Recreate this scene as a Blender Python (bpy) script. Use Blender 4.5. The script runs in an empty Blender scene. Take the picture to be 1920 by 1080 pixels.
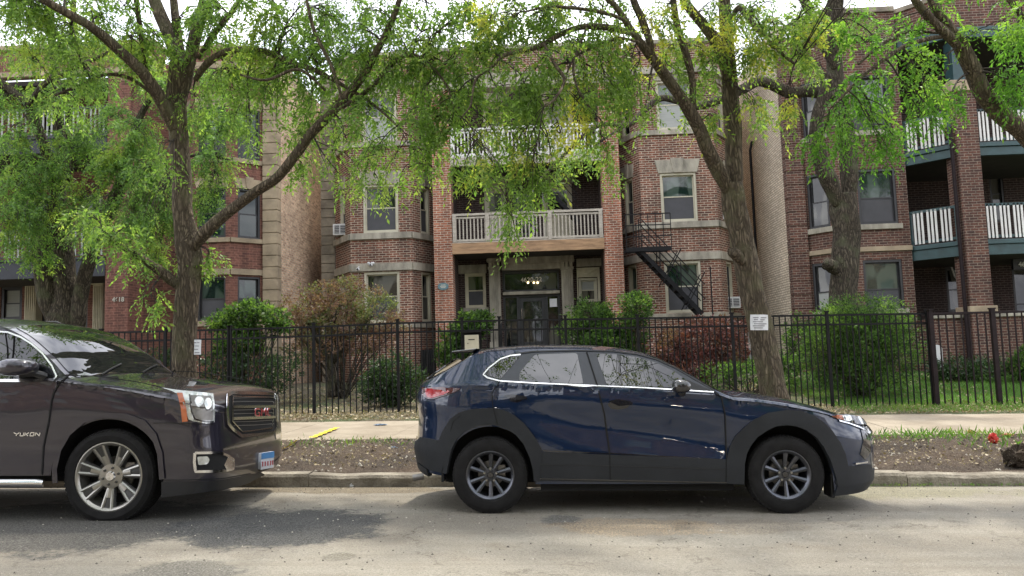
import bpy, bmesh, math, random
import numpy as np
from mathutils import Vector, Matrix
random.seed(7); RNG = np.random.default_rng(11)
S = bpy.context.scene; COL = S.collection
# ------------------------------------------------------------------ camera
F, EYE, YAW, PITCH, ROLL = 1450.0, 1.4, .038, math.atan(130/1450), .031
_f = Vector((-math.sin(YAW)*math.cos(PITCH), math.cos(YAW)*math.cos(PITCH), math.sin(PITCH)))
_r0 = Vector((math.cos(YAW), math.sin(YAW), 0)); _u0 = _r0.cross(_f)
_r = math.cos(ROLL)*_r0 - math.sin(ROLL)*_u0; _u = math.sin(ROLL)*_r0 + math.cos(ROLL)*_u0
cam = bpy.data.objects.new('camera', bpy.data.cameras.new('camera')); COL.objects.link(cam)
cam.matrix_world = Matrix(((_r.x,_u.x,-_f.x,0),(_r.y,_u.y,-_f.y,0),(_r.z,_u.z,-_f.z,EYE),(0,0,0,1)))
cam.data.sensor_width = 36; cam.data.lens = 36*F/1920; cam.data.clip_start = .1; cam.data.clip_end = 2000
S.camera = cam
def at(px, py, Y):
    d = _f + _r*((px-960)/F) + _u*((540-py)/F)
    return Vector((0,0,EYE)) + d*(Y/d.y)
# ------------------------------------------------------------------ light
SUN_EL, SUN_AZ = 66, 14          # azimuth clockwise from +Y
w = bpy.data.worlds.new('World'); S.world = w; w.use_nodes = True
nt = w.node_tree; N = nt.nodes; Lk = nt.links
bg = N['Background']; bg.inputs[1].default_value = .15
sky = N.new('ShaderNodeTexSky'); sky.sky_type = 'NISHITA'; sky.sun_disc = False
sky.sun_elevation = math.radians(SUN_EL); sky.sun_rotation = math.radians(SUN_AZ); sky.dust_density = 3
tc = N.new('ShaderNodeTexCoord'); nz = N.new('ShaderNodeTexNoise'); nz.inputs['Scale'].default_value = 2.2
nz.inputs['Detail'].default_value = 6; nz.inputs['Roughness'].default_value = .55
mp = N.new('ShaderNodeMapping'); mp.inputs['Scale'].default_value = (1,1,2.6)
rp = N.new('ShaderNodeValToRGB'); rp.color_ramp.elements[0].position = .28; rp.color_ramp.elements[1].position = .50
mx = N.new('ShaderNodeMix'); mx.data_type = 'RGBA'; n3 = N.new('ShaderNodeTexNoise'); n3.inputs['Scale'].default_value = 5; n3.inputs['Detail'].default_value = 7
r3 = N.new('ShaderNodeValToRGB'); r3.color_ramp.elements[0].position = .36; r3.color_ramp.elements[1].position = .6
r3.color_ramp.elements[0].color = (.36,.37,.43,1); r3.color_ramp.elements[1].color = (.94,.95,1,1)
m9 = N.new('ShaderNodeVectorMath'); m9.operation = 'SCALE'; m9.inputs['Scale'].default_value = 8.5
Lk.new(mp.outputs[0], n3.inputs['Vector']); Lk.new(n3.outputs[0], r3.inputs[0]); Lk.new(r3.outputs[0], m9.inputs[0]); Lk.new(m9.outputs[0], mx.inputs[7])
Lk.new(tc.outputs['Generated'], mp.inputs[0]); Lk.new(mp.outputs[0], nz.inputs['Vector']); Lk.new(nz.outputs[0], rp.inputs[0])
Lk.new(rp.outputs[0], mx.inputs[0]); Lk.new(sky.outputs[0], mx.inputs[6]); Lk.new(mx.outputs[2], bg.inputs[0])
sun = bpy.data.objects.new('sun', bpy.data.lights.new('sun', 'SUN')); COL.objects.link(sun)
sun.data.energy = 1.8; sun.data.angle = math.radians(2.5); sun.data.color = (1,.93,.80)
_a = math.radians(SUN_AZ); _e = math.radians(SUN_EL)
sd = Vector((math.sin(_a)*math.cos(_e), math.cos(_a)*math.cos(_e), math.sin(_e)))
sun.rotation_euler = sd.to_track_quat('Z','Y').to_euler(); sun.location = sd*40
S.view_settings.view_transform = 'Standard'; S.view_settings.look = 'None'
S.view_settings.exposure = 1.55; S.view_settings.gamma = 1
# ------------------------------------------------------------------ terrain heights
def lerp(a,b,t): return a+(b-a)*max(0,min(1,t))
def pw(x, pts):
    if x <= pts[0][0]: return pts[0][1]
    for (a,b),(c,d) in zip(pts, pts[1:]):
        if x <= c: return b+(d-b)*(x-a)/(c-a)
    return pts[-1][1]
def tilt(y): return pw(y, [(8.9,.023),(11,.0195),(14,.016),(16,.013),(22,.0)])
def gz(x, y):
    b = pw(y, [(-9,-.02),(-2,.03),(3,.05),(6.5,.015),(8.72,-.035),(8.721,.0),(8.95,.09),(11.2,.235),(11.3,.25),(14.0,.285),(16,.32),(21,.62),(23,.78)])
    return b - tilt(y)*max(-14,min(14,x))
# ------------------------------------------------------------------ objects
ORG = {}
def tag(o, label=None, cat=None, group=None, kind=None):
    if label: o['label'] = label
    if cat: o['category'] = cat
    if group: o['group'] = group
    if kind: o['kind'] = kind
    return o
def empty(name, loc, label=None, cat=None, group=None, rot=(0,0,0)):
    o = bpy.data.objects.new(name, None); COL.objects.link(o); o.location = loc; o.rotation_euler = rot
    o.empty_display_size = .1
    ORG[o.name] = Vector(loc); return tag(o, label, cat, group)
def children(o): return [c for c in bpy.data.objects if c.parent == o]
def copy_tree(o, parent=None):
    c = o.copy(); COL.objects.link(c); c.parent = parent
    for ch in list(children(o)): copy_tree(ch, c)
    return c
class MB:
    def __init__(s): s.v=[]; s.f=[]; s.mi=[]; s.cur=0
    def add(s, vs, fs):
        n=len(s.v); s.v += [tuple(v) for v in vs]; s.f += [tuple(n+i for i in f) for f in fs]; s.mi += [s.cur]*len(fs); return s
    def box(s, x0,x1,y0,y1,z0,z1):
        return s.add([(x,y,z) for z in (z0,z1) for y in (y0,y1) for x in (x0,x1)],
            [(0,2,3,1),(4,5,7,6),(0,1,5,4),(2,6,7,3),(0,4,6,2),(1,3,7,5)])
    def fbox(s, fr, u0,u1,v0,v1,d0,d1):          # in a wall frame: u along, v up, d outward
        o,t,n = fr
        return s.add([o+t*u+n*d+Vector((0,0,v)) for v in (v0,v1) for d in (d1,d0) for u in (u0,u1)],
            [(0,2,3,1),(4,5,7,6),(0,1,5,4),(2,6,7,3),(0,4,6,2),(1,3,7,5)])
    def fprism(s, fr, poly, d0, d1):               # polygon in (u,v) extruded outward
        o,t,n = fr; k=len(poly)
        vs=[o+t*u+n*d1+Vector((0,0,v)) for u,v in poly]+[o+t*u+n*d0+Vector((0,0,v)) for u,v in poly]
        return s.add(vs, [tuple(range(k))]+[tuple(range(2*k-1,k-1,-1))]+[(i,i+k,(i+1)%k+k,(i+1)%k) for i in range(k)])
    def tube(s, pts, rad, n=6, cap=True):
        pts=[Vector(p) for p in pts]; m=len(pts)
        if not isinstance(rad,(list,tuple)): rad=[rad]*m
        prev=None; vs=[]
        for i,p in enumerate(pts):
            d=(pts[min(i+1,m-1)]-pts[max(i-1,0)])
            if d.length<1e-9: d=Vector((0,0,1))
            d.normalize()
            if prev is None: a=d.orthogonal().normalized()
            else:
                a=prev-d*prev.dot(d); a = a.normalized() if a.length>1e-6 else d.orthogonal().normalized()
            prev=a; b=d.cross(a)
            for k in range(n):
                th=2*math.pi*k/n; vs.append(p+(a*math.cos(th)+b*math.sin(th))*rad[i])
        fs=[(i*n+k,i*n+(k+1)%n,(i+1)*n+(k+1)%n,(i+1)*n+k) for i in range(m-1) for k in range(n)]
        if cap: fs += [tuple(range(n-1,-1,-1)), tuple((m-1)*n+k for k in range(n))]
        return s.add(vs,fs)
    def bar(s, a, b, w, h=None, up=Vector((0,0,1))):
        a=Vector(a); b=Vector(b); h=h or w; d=(b-a).normalized(); x=d.cross(up)
        if x.length<1e-4: x=Vector((1,0,0))
        x.normalize(); z=x.cross(d)
        vs=[p+x*(i*w/2)+z*(j*h/2) for p in (a,b) for i,j in ((-1,-1),(1,-1),(1,1),(-1,1))]
        return s.add(vs,[(3,2,1,0),(4,5,6,7),(0,1,5,4),(1,2,6,5),(2,3,7,6),(3,0,4,7)])
    def lathe(s, prof, o=(0,0,0), axis='Y', n=32):     # prof: (radius, along)
        o=Vector(o); vs=[]
        for r,h in prof:
            for k in range(n):
                th=2*math.pi*k/n; c,q=r*math.cos(th),r*math.sin(th)
                vs.append(o+(Vector((c,h,q)) if axis=='Y' else Vector((c,q,h)) if axis=='Z' else Vector((h,c,q))))
        m=len(prof)
        return s.add(vs,[(i*n+k,i*n+(k+1)%n,(i+1)*n+(k+1)%n,(i+1)*n+k) for i in range(m-1) for k in range(n)])
    def build(s, name, mats, parent=None, smooth=False, uv=True, local=False, bevel=0):
        me=bpy.data.meshes.new(name); me.from_pydata([tuple(v) for v in s.v],[],s.f)
        if not isinstance(mats,(list,tuple)): mats=[mats]
        for m in mats: me.materials.append(m)
        if len(mats)>1: me.polygons.foreach_set('material_index', s.mi)
        if uv and len(s.f)<30000:
            ul=me.uv_layers.new(name='uv')
            co=me.vertices
            for p in me.polygons:
                n=p.normal
                h=math.hypot(n.x,n.y)
                if abs(n.z)<.75 and h>1e-6: t=(-n.y/h,n.x/h); 
                else: t=None
                for li in p.loop_indices:
                    c=co[me.loops[li].vertex_index].co
                    ul.data[li].uv = (c.x*t[0]+c.y*t[1], c.z) if t else (c.x,c.y)
        org=Vector((0,0,0))
        if parent is not None and not local: org=ORG.get(parent.name,org)
        if org.length>0: me.transform(Matrix.Translation(-org))
        if smooth:
            me.polygons.foreach_set('use_smooth',[True]*len(me.polygons))
        o=bpy.data.objects.new(name,me); COL.objects.link(o)
        if smooth and smooth is not True:
            me.set_sharp_from_angle(angle=math.radians(smooth))
        if bevel:
            b=o.modifiers.new('bevel','BEVEL'); b.width=bevel; b.segments=2; b.limit_method='ANGLE'
        o.parent=parent; ORG[o.name]=org
        return o
# ------------------------------------------------------------------ materials
MAT={}
def newmat(name):
    m=bpy.data.materials.new(name); m.use_nodes=True; MAT[name]=m
    return m, m.node_tree, m.node_tree.nodes['Principled BSDF']
def node(nt,t,**k):
    n=nt.nodes.new(t)
    for a,b in k.items():
        if a.startswith('_'): setattr(n,a[1:],b)
        else: n.inputs[a.replace('_',' ')].default_value=b
    return n
def c4(c): return (c[0],c[1],c[2],1)
def noisy(name, col, var=.25, scale=6, rough=.7, metal=0, bump=.0, coat=0, spec=.5, detail=6, col2=None, fine=40, stretch=(1,1,1)):
    m,nt,b=newmat(name); L=nt.links
    tc=node(nt,'ShaderNodeTexCoord'); mp=node(nt,'ShaderNodeMapping'); mp.inputs['Scale'].default_value=stretch
    L.new(tc.outputs['Object'],mp.inputs[0])
    n=node(nt,'ShaderNodeTexNoise',Scale=scale,Detail=detail,Roughness=.6); L.new(mp.outputs[0],n.inputs['Vector'])
    r=node(nt,'ShaderNodeValToRGB'); r.color_ramp.elements[0].position=.3; r.color_ramp.elements[1].position=.7
    r.color_ramp.elements[0].color=c4([x*(1-var) for x in col]); r.color_ramp.elements[1].color=c4(col2 or [min(1,x*(1+var)) for x in col])
    L.new(n.outputs[0],r.inputs[0]); L.new(r.outputs[0],b.inputs['Base Color'])
    b.inputs['Roughness'].default_value=rough; b.inputs['Metallic'].default_value=metal
    b.inputs['Coat Weight'].default_value=coat; b.inputs['Coat Roughness'].default_value=.03; b.inputs['Specular IOR Level'].default_value=spec
    if bump:
        n2=node(nt,'ShaderNodeTexNoise',Scale=fine,Detail=4); L.new(mp.outputs[0],n2.inputs['Vector'])
        bp=node(nt,'ShaderNodeBump',Strength=bump,Distance=.02); L.new(n2.outputs[0],bp.inputs['Height']); L.new(bp.outputs[0],b.inputs['Normal'])
    return m
def brick(name, c1, c2, mortar, wear=(.5,1.15), bw=.215, rh=.0715, ms=.011, dark=None, bump=.5, wscale=.6):
    m,nt,b=newmat(name); L=nt.links
    tc=node(nt,'ShaderNodeTexCoord')
    br=node(nt,'ShaderNodeTexBrick',_offset=.5); br.inputs['Scale'].default_value=1
    br.inputs['Brick Width'].default_value=bw; br.inputs['Row Height'].default_value=rh; br.inputs['Mortar Size'].default_value=ms
    br.inputs['Mortar Smooth'].default_value=.2; br.inputs['Bias'].default_value=-.1
    br.inputs['Color1'].default_value=c4(c1); br.inputs['Color2'].default_value=c4(c2); br.inputs['Mortar'].default_value=c4(mortar)
    # wobble so courses are not ruler-straight
    nw=node(nt,'ShaderNodeTexNoise',Scale=2.5,Detail=2); L.new(tc.outputs['UV'],nw.inputs['Vector'])
    sc=node(nt,'ShaderNodeVectorMath',_operation='MULTIPLY_ADD'); sc.inputs[1].default_value=(.02,.012,0)
    L.new(nw.outputs[1],sc.inputs[0]); L.new(tc.outputs['UV'],sc.inputs[2]); L.new(sc.outputs[0],br.inputs['Vector'])
    n=node(nt,'ShaderNodeTexNoise',Scale=wscale,Detail=9,Roughness=.68); L.new(tc.outputs['UV'],n.inputs['Vector'])
    mr=node(nt,'ShaderNodeMapRange'); mr.inputs[1].default_value=.3; mr.inputs[2].default_value=.7; mr.inputs[3].default_value=wear[0]; mr.inputs[4].default_value=wear[1]
    L.new(n.outputs[0],mr.inputs[0])
    nf=node(nt,'ShaderNodeTexNoise',Scale=14,Detail=3); L.new(tc.outputs['UV'],nf.inputs['Vector'])
    mr2=node(nt,'ShaderNodeMapRange'); mr2.inputs[1].default_value=.3; mr2.inputs[2].default_value=.7; mr2.inputs[3].default_value=.72; mr2.inputs[4].default_value=1.25
    L.new(nf.outputs[0],mr2.inputs[0])
    mm=node(nt,'ShaderNodeMath',_operation='MULTIPLY'); L.new(mr.outputs[0],mm.inputs[0]); L.new(mr2.outputs[0],mm.inputs[1])
    ms_=node(nt,'ShaderNodeMapping'); ms_.inputs['Scale'].default_value=(3.2,.28,1); L.new(tc.outputs['UV'],ms_.inputs[0])
    ns=node(nt,'ShaderNodeTexNoise',Scale=1,Detail=6,Roughness=.65); L.new(ms_.outputs[0],ns.inputs['Vector'])
    m3=node(nt,'ShaderNodeMapRange'); m3.inputs[1].default_value=.38; m3.inputs[2].default_value=.58; m3.inputs[3].default_value=.97 if 'side' in name else .72; m3.inputs[4].default_value=1.05; L.new(ns.outputs[0],m3.inputs[0])
    m4=node(nt,'ShaderNodeMath',_operation='MULTIPLY'); L.new(mm.outputs[0],m4.inputs[0]); L.new(m3.outputs[0],m4.inputs[1]); mm=m4
    vm=node(nt,'ShaderNodeVectorMath',_operation='SCALE'); L.new(br.outputs['Color'],vm.inputs[0]); L.new(mm.outputs[0],vm.inputs['Scale'])
    L.new(vm.outputs[0],b.inputs['Base Color']); b.inputs['Roughness'].default_value=.9
    bp=node(nt,'ShaderNodeBump',Strength=bump,Distance=.012); bp.invert=True
    L.new(br.outputs['Fac'],bp.inputs['Height']); L.new(bp.outputs[0],b.inputs['Normal'])
    return m
def glass(name, col=(.015,.018,.02), rough=.03, spec=.8, wav=.015, room=None):
    m,nt,b=newmat(name); L=nt.links
    tc=node(nt,'ShaderNodeTexCoord'); n=node(nt,'ShaderNodeTexNoise',Scale=1.3,Detail=1); L.new(tc.outputs['Object'],n.inputs['Vector'])
    bp=node(nt,'ShaderNodeBump',Strength=wav*10,Distance=.03); L.new(n.outputs[0],bp.inputs['Height']); L.new(bp.outputs[0],b.inputs['Normal'])
    if room:                                       # curtains and room edges just behind the glass
        mp=node(nt,'ShaderNodeMapping'); mp.inputs['Scale'].default_value=(1.6,1.6,.5); L.new(tc.outputs['Object'],mp.inputs[0])
        a=node(nt,'ShaderNodeTexNoise',Scale=1.7,Detail=1); L.new(mp.outputs[0],a.inputs['Vector']); r=node(nt,'ShaderNodeValToRGB'); r.color_ramp.elements[0].position=.50; r.color_ramp.elements[1].position=.56
        r.color_ramp.elements[0].color=c4(col); r.color_ramp.elements[1].color=c4(room); L.new(a.outputs[0],r.inputs[0]); L.new(r.outputs[0],b.inputs['Base Color'])
    b.inputs['Base Color'].default_value=c4(col); b.inputs['Roughness'].default_value=rough; b.inputs['Specular IOR Level'].default_value=spec; b.inputs['IOR'].default_value=1.52
    return m
brick('brick_centre',(.23,.082,.048),(.078,.031,.022),(.46,.38,.29))
brick('brick_pier',(.36,.125,.068),(.17,.058,.036),(.46,.37,.28),wear=(.75,1.1))
brick('brick_recess_shaded',(.045,.022,.019),(.028,.015,.014),(.12,.095,.08))  # porch shade put into the colour: darker brick for the recessed walls
brick('brick_left',(.20,.085,.060),(.105,.045,.034),(.24,.12,.085),ms=.008,wear=(.75,1.1))
brick('brick_left_side',(.68,.47,.31),(.34,.19,.12),(.50,.43,.33),wear=(.6,1.2))
brick('brick_right',(.125,.050,.033),(.052,.024,.019),(.23,.18,.14),ms=.009,wear=(.75,1.1))
brick('brick_right_side',(.66,.57,.44),(.52,.44,.33),(.20,.16,.12),wear=(.75,1.1),ms=.009)
brick('brick_opposite',(.30,.17,.11),(.22,.12,.08),(.42,.36,.29))
noisy('limestone',(.30,.275,.22),.45,2.2,.9,bump=.5,stretch=(1.6,1.6,.5),detail=9)
noisy('quoin_stone',(.21,.18,.135),.5,2,.9,bump=.5,detail=9)
noisy('quoin_tan',(.29,.23,.155),.4,2,.9,bump=.5,detail=9)
noisy('sash_paint',(.44,.41,.31),.14,3,.6)
noisy('white_paint',(.62,.61,.58),.12,4,.6)
noisy('cream_paint',(.50,.455,.33),.18,3,.7)
noisy('dark_frame',(.02,.02,.022),.3,5,.45)
noisy('grey_wood',(.36,.325,.27),.25,5,.8,bump=.2,stretch=(1,1,4))
noisy('fascia_wood',(.30,.185,.10),.4,2.2,.8,bump=.2,stretch=(1,1,6))
noisy('green_trim',(.022,.055,.058),.3,4,.5)
noisy('black_trim',(.014,.017,.024),.3,4,.6)
noisy('screen',(.055,.055,.060),.12,4,.75)
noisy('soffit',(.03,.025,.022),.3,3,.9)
noisy('iron',(.008,.008,.009),.4,8,.6,spec=.2)
noisy('brown_iron',(.016,.010,.011),.4,8,.6,spec=.2)
noisy('blind',(.30,.31,.29),.15,9,.8,stretch=(.2,.2,14))
noisy('plastic_white',(.55,.55,.54),.08,5,.5)
noisy('vent_dark',(.05,.05,.055),.2,5,.7)
noisy('paper',(.72,.72,.74),.08,6,.8)
noisy('ink',(.06,.06,.08),.2,6,.8)
noisy('plaque',(.10,.17,.19),.2,8,.5)
noisy('pier_number',(.36,.33,.27),.15,8,.6)
noisy('brass_letters',(.62,.56,.46),.1,8,.45)
def barkmat(name, lo, hi, moss):
    m,nt,b=newmat(name); L=nt.links; tc=node(nt,'ShaderNodeTexCoord'); mp=node(nt,'ShaderNodeMapping'); mp.inputs['Scale'].default_value=(1,1,.22); L.new(tc.outputs['Object'],mp.inputs[0])
    a=node(nt,'ShaderNodeTexNoise',Scale=26,Detail=6,Roughness=.65,Distortion=.6); L.new(mp.outputs[0],a.inputs['Vector'])
    dn=node(nt,'ShaderNodeTexNoise',Scale=9,Detail=3); L.new(mp.outputs[0],dn.inputs['Vector']); dv=node(nt,'ShaderNodeVectorMath',_operation='MULTIPLY_ADD'); dv.inputs[1].default_value=(.16,.16,.16); L.new(dn.outputs[1],dv.inputs[0]); L.new(mp.outputs[0],dv.inputs[2])
    v=node(nt,'ShaderNodeTexVoronoi',_feature='DISTANCE_TO_EDGE',Scale=21); L.new(dv.outputs[0],v.inputs['Vector'])
    g=node(nt,'ShaderNodeTexNoise',Scale=3.5,Detail=5); L.new(tc.outputs['Object'],g.inputs['Vector'])
    r1=node(nt,'ShaderNodeMapRange'); r1.inputs[1].default_value=.02; r1.inputs[2].default_value=.22; L.new(v.outputs['Distance'],r1.inputs[0])
    r2=node(nt,'ShaderNodeMapRange'); r2.inputs[1].default_value=.36; r2.inputs[2].default_value=.64; L.new(a.outputs[0],r2.inputs[0])
    h=node(nt,'ShaderNodeMath',_operation='MULTIPLY'); L.new(r1.outputs[0],h.inputs[0]); L.new(r2.outputs[0],h.inputs[1])
    c=node(nt,'ShaderNodeMix'); c.data_type='RGBA'; c.inputs[6].default_value=c4(lo); c.inputs[7].default_value=c4(hi); L.new(h.outputs[0],c.inputs[0])
    r3=node(nt,'ShaderNodeMapRange'); r3.inputs[1].default_value=.5; r3.inputs[2].default_value=.68; r3.inputs[4].default_value=.6; L.new(g.outputs[0],r3.inputs[0])
    d=node(nt,'ShaderNodeMix'); d.data_type='RGBA'; d.inputs[7].default_value=c4(moss); L.new(c.outputs[2],d.inputs[6]); L.new(r3.outputs[0],d.inputs[0]); L.new(d.outputs[2],b.inputs['Base Color'])
    b.inputs['Roughness'].default_value=1; b.inputs['Specular IOR Level'].default_value=.1
    bp=node(nt,'ShaderNodeBump',Strength=1,Distance=.03); L.new(h.outputs[0],bp.inputs['Height']); L.new(bp.outputs[0],b.inputs['Normal'])
    return m
barkmat('bark',(.062,.050,.038),(.31,.25,.18),(.16,.155,.09)); barkmat('bark_dark',(.034,.029,.023),(.19,.16,.12),(.105,.115,.065))
noisy('twig',(.040,.031,.026),.3,8,.95)
glass('pane',(.006,.008,.008),spec=.55,room=(.09,.088,.075)); glass('pane_green',(.008,.020,.016),spec=.6,room=(.05,.075,.06))
m,nt_,b_=newmat('bulb'); b_.inputs['Base Color'].default_value=(.9,.8,.5,1); b_.inputs['Emission Color'].default_value=(1,.78,.4,1); b_.inputs['Emission Strength'].default_value=1.6
# ================================================================== vehicles
def carpaint(name, col, metal=.55, rough=.28):
    m,nt,b=newmat(name); L=nt.links
    b.inputs['Base Color'].default_value=c4(col); b.inputs['Metallic'].default_value=metal; b.inputs['Roughness'].default_value=rough
    b.inputs['Specular IOR Level'].default_value=.15; b.inputs['Coat Weight'].default_value=1; b.inputs['Coat Roughness'].default_value=.02; b.inputs['Coat IOR'].default_value=1.62
    tc=node(nt,'ShaderNodeTexCoord'); n=node(nt,'ShaderNodeTexNoise',Scale=1.1,Detail=1); L.new(tc.outputs['Object'],n.inputs['Vector'])
    bp=node(nt,'ShaderNodeBump',Strength=.16,Distance=.03); L.new(n.outputs[0],bp.inputs['Height']); L.new(bp.outputs[0],b.inputs['Coat Normal'])
    # thin road dust low on the panels, uneven
    n2=node(nt,'ShaderNodeTexNoise',Scale=9,Detail=6); L.new(tc.outputs['Object'],n2.inputs['Vector'])
    mr=node(nt,'ShaderNodeMapRange'); mr.inputs[1].default_value=.45; mr.inputs[2].default_value=.8; mr.inputs[3].default_value=.008; mr.inputs[4].default_value=.05
    L.new(n2.outputs[0],mr.inputs[0]); L.new(mr.outputs[0],b.inputs['Coat Roughness'])
    return m
carpaint('navy_paint',(.0012,.011,.038),.15,.40); carpaint('brown_paint',(.022,.019,.029),.35,.33)
noisy('cladding',(.019,.0205,.023),.15,6,.6,spec=.25,bump=.15,fine=300)
noisy('window_trim',(.036,.040,.048),.1,5,.4)
noisy('tyre',(.014,.0135,.0135),.3,14,.9,spec=.2,bump=.2,fine=90)
noisy('rim_gunmetal',(.095,.10,.115),.08,6,.28,metal=.9)
noisy('rim_machined',(.33,.32,.29),.08,6,.3,metal=.85)
noisy('rim_pocket',(.06,.06,.06),.1,6,.4,metal=.6)
noisy('black_plastic',(.010,.010,.011),.2,8,.5)
noisy('gloss_black',(.008,.008,.010),.1,8,.12,coat=1)
noisy('chrome',(.75,.75,.76),.05,6,.12,metal=1)
noisy('dull_steel',(.22,.21,.20),.2,8,.45,metal=.8)
noisy('well_black',(.006,.006,.006),.2,8,.95)
noisy('lamp_red',(.36,.008,.012),.2,9,.15,coat=1)
noisy('lamp_dark_red',(.06,.004,.008),.2,9,.15,coat=1)
noisy('lamp_orange',(.38,.095,.03),.15,20,.2,coat=1)
noisy('lamp_clear',(.55,.57,.55),.35,16,.15,metal=.5,coat=1)
noisy('plate_white',(.62,.66,.74),.05,6,.5); noisy('plate_blue',(.05,.20,.45),.1,6,.5); noisy('plate_red',(.4,.05,.07),.1,6,.5)
noisy('emblem_red',(.38,.03,.045),.1,6,.3,coat=1)
glass('car_glass',(.004,.005,.006),.008,1,.008)
glass('windscreen',(.012,.015,.014),.01,.9,.004)

def sm(x, pts):                                   # smooth monotone-ish interpolation
    n=len(pts)
    if x<=pts[0][0]: return pts[0][1]
    if x>=pts[-1][0]: return pts[-1][1]
    for i in range(n-1):
        if x<=pts[i+1][0]: break
    x0,y0=pts[i]; x1,y1=pts[i+1]; h=x1-x0; d=(y1-y0)/h
    def slope(k):
        if k==0 or k==n-1: return None
        a=(pts[k][1]-pts[k-1][1])/(pts[k][0]-pts[k-1][0]); b=(pts[k+1][1]-pts[k][1])/(pts[k+1][0]-pts[k][0])
        return 0 if a*b<=0 else 2*a*b/(a+b)
    m0=slope(i); m1=slope(i+1)
    if m0 is None: m0=d
    if m1 is None: m1=d
    t=(x-x0)/h
    return y0*(2*t**3-3*t*t+1)+m0*h*(t**3-2*t*t+t)+y1*(-2*t**3+3*t*t)+m1*h*(t**3-t*t)
def rounded(poly, r, n=4):
    out=[]; k=len(poly)
    for i in range(k):
        p=Vector(poly[i]); a=Vector(poly[i-1])-p; b=Vector(poly[(i+1)%k])-p
        q=min(r,a.length*.45,b.length*.45)
        A=p+a.normalized()*q; B=p+b.normalized()*q
        for j in range(n+1):
            t=j/n; out.append(tuple(A*(1-t)**2+p*(2*t*(1-t))+B*t*t))
    return out
class Car:
    def __init__(s, root, tilt_, W, top, crown, belt, tum, xaf, xf, nf, xar, xr, nr, sill, arches, scoop=None):
        s.root=root; s.M=Matrix.Rotation(tilt_,4,'Y'); s.o=root.location.copy()
        s.W=W; s.top=top; s.crown=crown; s.belt=belt; s.tum=tum; s.xaf=xaf; s.xf=xf; s.nf=nf; s.xar=xar; s.xr=xr; s.nr=nr
        s.sill=sill; s.arches=arches; s.scoop=scoop
        s.tF=s._tab(nf,pw(.6,xf)-xaf); s.tR=s._tab(nr,xar-pw(.6,xr))
    def _tab(s,n,a):                               # arc length along the rounded end
        w=np.linspace(0,1,1500); k=max(2,n); th=math.pi/2*(w**k/(w**k+(1-w)**k)); th=np.concatenate([th,math.pi-th[::-1][1:]])
        x=np.sin(th)**(2/n)*a; c=np.cos(th); y=np.sign(c)*np.abs(c)**(2/n)*s.W
        return np.concatenate([[0],np.cumsum(np.hypot(np.diff(x),np.diff(y)))]),th
    def ztop(s,x): return sm(x,s.top)
    def zbelt(s,x): return min(pw(x,s.belt), s.ztop(x)-pw(x,s.crown)-.02)
    def V(s,x,z):
        b=s.zbelt(x); w=s.W
        if z>b: w-=s.tum*(z-b)+.010*min(1,(z-b)/.02)
        else:
            k=(b-z)/max(b,.1); w-=.02*(1-min(1,k/.18))**2 + .05*max(0,k-.62)**1.2
        if s.scoop: w-=s.scoop(x,z)
        return w
    def half(s,x,z):
        w=s.V(x,z)
        if x>s.xaf: t=(x-s.xaf)/(pw(z,s.xf)-s.xaf); w*=max(0,1-min(1,t)**s.nf)**(1/s.nf)
        if x<s.xar: t=(s.xar-x)/(s.xar-pw(z,s.xr)); w*=max(0,1-min(1,t)**s.nr)**(1/s.nr)
        return w
    def surf(s,u,z,sg=-1):
        if s.xar<=u<=s.xaf: return Vector((u,sg*s.V(u,z),z))
        if u>s.xaf: th=float(np.interp(u-s.xaf,*s.tF)); n=s.nf; e=pw(z,s.xf); x0=s.xaf
        else: th=float(np.interp(s.xar-u,*s.tR)); n=s.nr; e=pw(z,s.xr); x0=s.xar
        c=math.cos(th); t=max(0,math.sin(min(th,math.pi)))**(2/n)
        x=x0+t*(e-x0); return Vector((x, sg*s.V(x,z)*math.copysign(abs(c)**(2/n),c), z))
    def map(s,u,z,off=0,sg=-1):
        p=s.surf(u,z,sg)
        if off:
            e=.01; a=s.surf(u+e,z,sg)-s.surf(u-e,z,sg); b=s.surf(u,z+e,sg)-s.surf(u,z-e,sg)
            n=a.cross(b)
            if sg>0: n=-n
            if n.length>1e-9: p=p+n.normalized()*off
        return p
    def topmap(s,x,q,off=0):
        ze=s.ztop(x)-pw(x,s.crown); y=q*s.half(x,ze)
        return Vector((x,y,s.ztop(x)-pw(x,s.crown)*abs(q)**2.6+off))
    def hit(s,px,py):                              # where the sight line through a measured point meets the body
        Mi=s.M.inverted()
        def g(Y):
            p=Mi@(at(px,py,Y)-s.o); return abs(p.y)-s.half(p.x,p.z)+(0 if s.half(p.x,p.z)>0 else .01),p
        Y=s.o.y-s.W-.12; st=.012
        for i in range(260):
            v,p=g(Y)
            if v<0 or p.y>s.W: break
            Y+=st
        a,b=Y-st,Y
        for i in range(18):
            m=(a+b)/2
            if g(m)[0]<0: b=m
            else: a=m
        p=g((a+b)/2)[1]
        if p.x>s.xaf:
            e=pw(p.z,s.xf); t=min(1,(p.x-s.xaf)/(e-s.xaf)); yy=max(-1,min(1,-p.y/s.V(p.x,p.z)))
            th=math.atan2(t**(s.nf/2), math.copysign(abs(yy)**(s.nf/2),yy)); return (s.xaf+float(np.interp(th,s.tF[1],s.tF[0])),p.z)
        if p.x<s.xar:
            e=pw(p.z,s.xr); t=min(1,(s.xar-p.x)/(s.xar-e)); yy=max(-1,min(1,-p.y/s.V(p.x,p.z)))
            th=math.atan2(t**(s.nr/2), math.copysign(abs(yy)**(s.nr/2),yy)); return (s.xar-float(np.interp(th,s.tR[1],s.tR[0])),p.z)
        return (p.x,p.z)
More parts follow.
